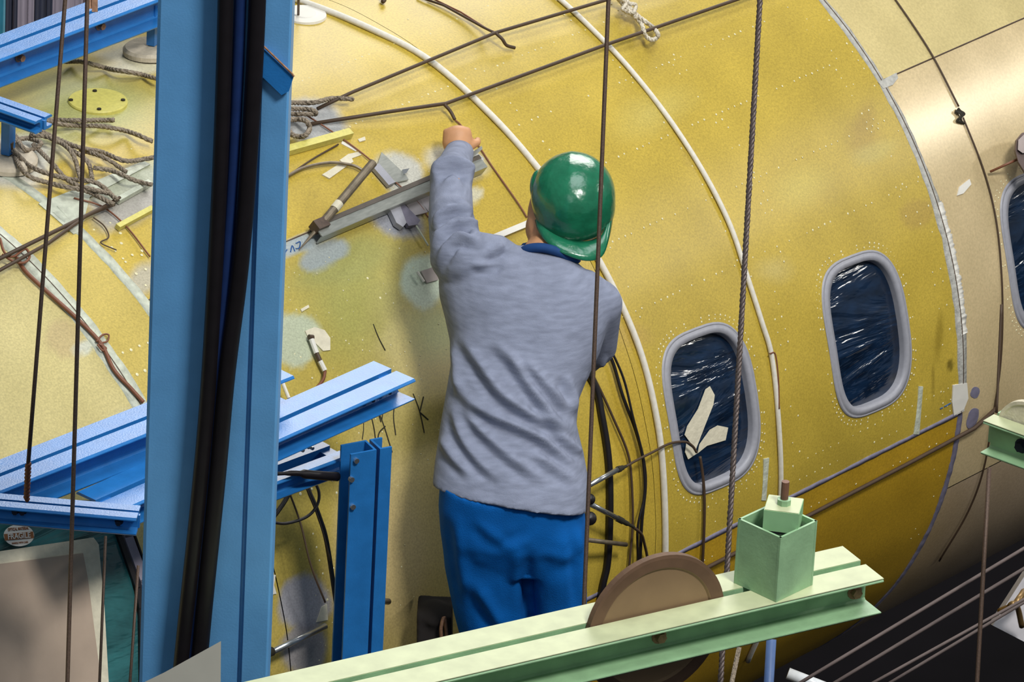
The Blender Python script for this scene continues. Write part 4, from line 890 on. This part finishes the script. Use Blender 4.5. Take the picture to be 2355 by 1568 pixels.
# fold lines: (points, amplitude in metres, half width in pixels)
FOLDS = [([(1040, 850), (1080, 920), (1130, 955), (1190, 980), (1250, 1010), (1300, 1050), (1335, 1085)], .0085, 11), ([(1050, 900), (1100, 980), (1150, 1030), (1200, 1070), (1260, 1105)], .0065, 11),
         ([(1060, 770), (1100, 830), (1150, 900), (1210, 945), (1270, 970), (1320, 1000)], .009, 12), ([(1130, 780), (1180, 830), (1220, 885), (1260, 940), (1310, 1010)], .009, 12), ([(1200, 820), (1245, 870), (1290, 920), (1330, 950)], .008, 11),
         ([(1040, 930), (1060, 1000), (1100, 1060), (1160, 1110)], .006, 10), ([(1300, 860), (1315, 900), (1325, 950)], .007, 10), ([(1270, 990), (1310, 1020), (1345, 1050)], .008, 9), ([(1035, 780), (1050, 850), (1055, 920)], .006, 10),
         ([(990, 420), (1010, 385), (1045, 372), (1080, 392), (1088, 430)], 0.0120, 9), ([(995, 530), (1020, 495), (1055, 480), (1085, 500)], 0.0135, 9), ([(990, 580), (1015, 540), (1050, 512), (1085, 520), (1098, 545)], 0.0135, 9), ([(1000, 620), (1030, 560), (1065, 545), (1110, 560)], 0.0105, 9),
         ([(1040, 455), (1070, 470), (1085, 500)], .005, 8), ([(1110, 590), (1140, 575), (1160, 562)], .007, 9), ([(1080, 605), (1120, 610), (1150, 595)], .005, 9), ([(1010, 1000), (1040, 1050), (1090, 1100)], .005, 10), ([(1220, 1040), (1280, 1075), (1330, 1110)], .006, 11),
         ([(1340, 880), (1375, 850), (1395, 815)], .007, 8)]
def folds(lines, res=0.0):
    def f(co, no):
        q = proj(co); fac = np.einsum('ij,ij->i', CAM-co, no); w0 = np.clip(fac/np.linalg.norm(CAM-co, axis=1)*2.5, 0, 1); D = np.zeros(len(co))
        for pts, amp, hw in lines:
            P = catmull(pts, 6); best = np.full(len(co), 1e9); amp = amp*1.5; sg = np.zeros(len(co)); tp = np.zeros(len(co)); n = len(P)-1
            for i in range(n):
                a, b = P[i], P[i+1]; ab = b-a; t = np.clip(((q-a)@ab)/(ab@ab), 0, 1); v = q-a-t[:, None]*ab; dd = np.hypot(v[:, 0], v[:, 1]); m = dd < best
                cr = ab[0]*v[:, 1]-ab[1]*v[:, 0]; best[m] = dd[m]; sg[m] = np.sign(cr[m]); tp[m] = (i+t[m])/n
            d = best*sg; taper = np.clip(np.minimum(tp, 1-tp)*4, 0, 1)
            D += amp*taper*(np.exp(-(d/hw)**2)-0.75*np.exp(-((d-hw*1.9)/hw)**2))
        D += 0.0012*np.sin(co[:, 2]*60+co[:, 0]*35)*np.sin(co[:, 1]*48+2)
        return co+no*(D*w0)[:, None]
    return f
remesh(mbs, 'shirt', M_shirt, man, 0.0052, 7, folds(FOLDS))
# cuff ring
# trousers
trows = [((1012, 1100), (1343, 1150), .100), ((1008, 1160), (1346, 1190), .108), ((1012, 1215), (1350, 1240), .112), ((1022, 1290), (1350, 1300), .088)]
DT = nrm(FH-ZZ*.05)
def prow(l, r, hd, t=0.0): return (mp(*l, t), mp(*r, t), hd, DT)
hips = loft([prow(*r, .0) for r in trows], 28, 2.5)
lleg = loft([prow((1014, 1215), (1215, 1215), .095), prow((1022, 1300), (1217, 1300), .095), prow((1042, 1400), (1219, 1400), .085), prow((1066, 1490), (1222, 1490), .078), prow((1085, 1600), (1222, 1600), .068), prow((1092, 1750), (1216, 1750), .062), prow((1100, 1980), (1210, 1980), .055)], 20)
rleg = loft([prow((1206, 1215), (1350, 1215), .095), prow((1216, 1300), (1350, 1300), .095), prow((1224, 1400), (1350, 1400), .085), prow((1228, 1490), (1349, 1490), .078), prow((1232, 1600), (1345, 1600), .068), prow((1238, 1750), (1340, 1750), .062), prow((1242, 1980), (1334, 1980), .055)], 20)
butt = [ellip(mp(1125, 1225, .02), (RT, FH, ZZ), (.078, .086, .100)), ellip(mp(1278, 1235, .02), (RT, FH, ZZ), (.066, .084, .100))]
PF = [([(1224, 1262), (1214, 1310), (1213, 1370), (1222, 1440)], -.006, 14), ([(1090, 1190), (1130, 1228), (1165, 1245)], .0025, 12), ([(1225, 1235), (1190, 1256), (1150, 1262)], .0025, 12), ([(1085, 1330), (1130, 1400), (1160, 1450)], .006, 14),
      ([(1330, 1200), (1335, 1300), (1338, 1400)], .004, 9), ([(1240, 1265), (1290, 1282), (1330, 1278)], .002, 12), ([(1050, 1180), (1060, 1280), (1080, 1400)], .004, 12)]
remesh([hips, lleg, rleg]+butt, 'trousers', M_pants, man, 0.0062, 6, folds(PF))
pk = [mp(x, y, .112) for x, y in ((1288, 1190), (1330, 1192), (1330, 1225), (1288, 1222))]
# body under the clothes: one continuous mesh with head, neck, hands
HC = mp(1290, 502, -.44); face = nrm(FH*0.92+(-R0)*0.36+ZZ*0.12); hs = nrm(np.cross(face, ZZ)); hu = nrm(np.cross(hs, face))
sk = [ellip(HC, (hs, face, hu), (.072, .088, .098)), ellip(HC+face*.028-hu*.042, (hs, face, hu), (.055, .064, .062)), caps(mp(1252, 592, -.36), HC-hu*.05, .052, .050), ellip(HC+face*.092-hu*.012, (hs, face, hu), (.011, .018, .020)),
      ellip(HC+face*.085-hu*.048, (hs, face, hu), (.022, .012, .007)), ellip(HC+face*.080+hu*.018, (hs, face, hu), (.045, .014, .010))]
for s_ in (-1, 1): sk += [ellip(HC+hs*s_*.072-hu*.012-face*.006, (hs, face, hu), (.009, .019, .030)), ellip(HC+face*.076+hs*s_*.028-hu*.004, (hs, face, hu), (.012, .010, .008))]
sk += [loft([row((r[0][0]+22, r[0][1]), (r[1][0]-22, r[1][1]), r[2]*.8, r[3]) for r in srows[:-2]], 20, 2.3), caps(mp(1100, 620, -.32), SH, .050, .048), caps(SH, EL, .046, .036), caps(EL, WR, .036, .026)]
sk += [caps(RS, RE, .045, .036), caps(RE, RW, .036, .026), loft([prow((1030, 1110), (1330, 1150), .085), prow((1030, 1250), (1330, 1250), .085)], 16)]
sk += [caps(mp(1120, 1230, 0), mp(1154, 1750, 0), .075, .045), caps(mp(1154, 1750, 0), mp(1155, 2010, .01), .045, .035), caps(mp(1282, 1230, 0), mp(1290, 1750, 0), .060, .045), caps(mp(1290, 1750, 0), mp(1288, 2010, .01), .045, .035)]
# left hand: palm back seen from behind, knuckles bent over the bar, fingers unequal
wr = WR; hx = nrm(at(1090, 335, depth_of(WR))-at(1020, 330, depth_of(WR)))            # across the knuckles, towards the right of picture
kn = body(1052, 302, .076); hf = nrm(kn-wr); hn = nrm(np.cross(hx, hf)); hn = hn if hn@(CAM-wr) > 0 else -hn; hx = nrm(np.cross(hf, hn))*(1 if np.cross(hf, hn)@RT > 0 else -1)
pc2 = at(1052, 326, depth_of((wr+kn)/2))
sk += [caps(WR-hf*.01, at(1054, 338, depth_of(WR)), .030, .030), ellip(pc2, (hx, hf, hn), (.0345, .036, .026)), ellip(at(1052, 312, depth_of(pc2)), (hx, hf, hn), (.0335, .024, .024))]
fing = []
for i, (o, L1, L2, L3) in enumerate(((-.024, .020, .016, .014), (-.009, .024, .019, .015), (.007, .026, .020, .016), (.022, .023, .018, .014))):
    k0 = at(1052, 303, depth_of(pc2))+hx*o; d1 = nrm(hf*.35-hn*.95); d2 = nrm(-hf*.35-hn*.9); d3 = nrm(-hf*.95-hn*.3)
    k1 = k0+d1*L1; k2 = k1+d2*L2; k3 = k2+d3*L3; sk += [caps(k0, k1, .0092, .0085), caps(k1, k2, .0084, .0076), caps(k2, k3, .0076, .0064)]
th0 = pc2+hx*.026-hf*.012; th1 = th0+nrm(hx*.7+hf*.4-hn*.5)*.024; th2 = th1+nrm(hx*.1+hf*.5-hn*.8)*.022; sk += [caps(th0, th1, .0115, .0095), caps(th1, th2, .0095, .008)]
# right hand resting out of sight against the skin
rd = nrm(RW-RE); rp = RW+rd*.045; rx = nrm(np.cross(rd, ZZ)); sk += [ellip(rp, (rx, rd, np.cross(rx, rd)), (.030, .042, .016))]
for i, o in enumerate((-.022, -.008, .007, .021)):
    b0 = rp+rd*.035+rx*o; b1 = b0+rd*(.028-.003*abs(i-1.5)); b2 = b1+nrm(rd-ZZ*.5)*.022; sk += [caps(b0, b1, .0085, .0078), caps(b1, b2, .0078, .0065)]
sk += [caps(rp+rx*.02, rp+rx*.045+rd*.025, .010, .008)]
remesh(sk, 'body', M_skinp, man, 0.0046, 5)
for s_ in (-1, 1):
    MBe = ellip(HC+face*.0835+hs*s_*.028-hu*.004, (hs, face, hu), (.010, .004, .005), 12, 8); MBe.build('eye', M_label, man, True)
remesh([ellip(HC+(mp(1308,490,-.44)-mp(1290,502,-.44))-face*.016+hu*.010, (hs, face, hu), (.0745, .078, .094))], 'hair', mat('dark_hair', (38, 28, 22), rough=.8), man, .006, 3)
# collar: navy band round the neck
col = MB().tube(catmull([mp(1196, 582, -.345), mp(1215, 572, -.325), mp(1250, 570, -.315), mp(1290, 582, -.315), mp(1322, 598, -.33), mp(1318, 585, -.40), mp(1260, 560, -.45), mp(1205, 570, -.41)], 6), .0105, 8, closed=False)
col.build('collar', M_collar, man, True)
cf = MB(); axw = nrm(WR-EL); 
# shoes
for q in ((1152, 2020), (1288, 2020)):
    c = mp(*q, .0)+FH*.05; remesh([ellip(c, (RT, FH, ZZ), (.045, .125, .040)), caps(c-FH*.07, c-FH*.07+ZZ*.05, .04, .04)], 'shoe', M_black, man, .008, 3)
# helmet
hc = mp(1318, 452, -.44); up_h = nrm(ZZ*0.90+(-FH)*0.06+(-R0)*0.10+FH*0.0); fr_h = nrm(np.cross(R0, up_h)); fr_h = fr_h if fr_h@FH > 0 else -fr_h; sd_h = np.cross(fr_h, up_h)
helm = empty('helmet_tmp', hc, None, None)
bpy.data.objects.remove(helm, do_unlink=True)
Rw = 95*px_*1.0
V = []; Fc = []; seg = 48; rings = 26
for i in range(rings+1):
    th = math.radians(2+ (134-2)*i/rings)
    for k in range(seg):
        a = 2*math.pi*k/seg; ca, sa = math.cos(a), math.sin(a)
        rr = math.sin(th)**0.92 if th < math.pi/2 else math.sin(th)**0.75
        rid = 1+0.018*math.exp(-((abs(sa*rr))/.09)**2) # centre ridge
        flare = 1+0.05*max(0, (math.degrees(th)-100)/18)
        V.append(hc+sd_h*Rw*rr*sa*flare+fr_h*Rw*1.22*rr*ca*flare+up_h*(Rw*1.0*math.cos(th)*rid))
V.append(hc+up_h*Rw*1.018)
for i in range(rings):
    for k in range(seg): Fc.append((i*seg+k, (i+1)*seg+k, (i+1)*seg+(k+1) % seg, i*seg+(k+1) % seg))
for k in range(seg): Fc.append((k, (k+1) % seg, len(V)-1))
hel = mesh('helmet', V, Fc, M_helm, man, True)
md = hel.modifiers.new('s', 'SOLIDIFY'); md.thickness = .003; md.offset = -1
# brim: a curved peak towards the viewer, under the shell
inn = catmull([(1236, 470), (1250, 505), (1276, 532), (1308, 550), (1348, 556), (1380, 545), (1396, 515), (1404, 480)], 5)
out = catmull([(1226, 480), (1238, 530), (1262, 562), (1300, 585), (1348, 599), (1384, 590), (1400, 545), (1410, 490)], 5)
V = []; n = len(inn)
for i in range(n):
    u = i/(n-1); lift = .075*math.sin(math.pi*u)+.0; a = mp(*inn[i], -.44+.095*math.sin(math.pi*u)**.7); b = mp(*out[i], -.44+.095*math.sin(math.pi*u)**.7+.045*math.sin(math.pi*u))
    for j in range(5): w = j/4; V.append(a*(1-w)+b*w+ZZ*.004*math.sin(math.pi*w))
Fc = [(i*5+j, (i+1)*5+j, (i+1)*5+j+1, i*5+j+1) for i in range(n-1) for j in range(4)]
br = mesh('brim', V, Fc, M_helm, hel, True); br.location = (0, 0, 0)
md = br.modifiers.new('s', 'SOLIDIFY'); md.thickness = .004; md.offset = 0
lug = remesh([ellip(mp(1238, 430, -.45), (RT, FH, UP), (.019, .034, .036))], 'side_lug', M_helm, hel, .004, 3)

# work platform under the feet, below the frame
pf = mp(1190, 2040, 0.0); plat = empty('work_platform', (pf[0], pf[1], 0), 'low work platform under the worker\'s feet', 'platform')
MB().box(pf-ZZ*.03-FH*.02, (R0, FH, ZZ), (.32, .22, .02)).build('deck', M_wood, plat)
for a in (-.28, .28):
    for b in (-.18, .16):
        q = pf+R0*a+FH*b; z = pf[2]-.05; MB().box((q[0], q[1], z/2), (R0, FH, ZZ), (.02, .02, z/2)).build('leg', M_blue_web, plat)
# dark bag between worker's leg and fuselage
bg = empty('tool_bag', near(1000, 1500, .10), 'dark bag with brown handle left of the trousers', 'bag')
remesh([MB().box(near(1000, 1450, .12), (R0, FH, UP), (.038, .05, .055)), ellip(near(1000, 1410, .12), (R0, FH, UP), (.036, .05, .02))], 'bag_body', mat('black_cloth', (24, 18, 16), rough=.9), bg, .006, 4)
MB().tube(catmull([near(1020, 1500, .20), near(1014, 1450, .2), near(1022, 1420, .2), near(1028, 1470, .2), near(1032, 1500, .2)], 5), .004, 8).build('handle', M_rust, bg, True)
GR = {'loading_beam': 'blue loading beams', 'steel_cable': 'hanging and strung steel cables', 'white_hose': 'white hoses round the fuselage', 'hose_and_shade': 'hoses down the blue column', 'dark_cord': 'dark cords over the skin',
      'thin_wire': 'thin wires lying on the skin', 'rope': 'ropes on the fuselage crown', 'black_cable': 'dark cables beside the worker and the post', 'displacement_probe': 'silver probes beside the trousers', 'loading_pad': 'round loading pads on the crown',
      'hanging_drape': 'drapes in the upper left background', 'masking_tape': 'tape pieces on the taped window', 'clamp_knob': 'black clamp knobs by the shirt hem', 'strain_probe': 'white probes left of the worker', 'green_beam': 'pale green beams', 'hinge_bracket': 'brackets under the aluminium channel',
      'metal_plate': 'bare plates near the raised hand', 'round_board_disc': 'discs at the green beams', 'wire_tie': 'wire ties on the left seam', 'cable_clamp': 'clamps on the blue beams'}
for o in bpy.data.objects:
    if o.parent is None and o.get('label') and not o.get('group'):
        g = GR.get(o.name.split('.')[0])
        if g: o['group'] = g
for ch in man.children_recursive:
    if ch.type == 'MESH':
        mw = np.array([tuple(v.co) for v in ch.data.vertices])+np.array(wloc(ch.parent))
        print(ch.name, 'clearance', round(float(np.hypot(mw[:, 1], mw[:, 2]-ZA).min()-RB), 3))
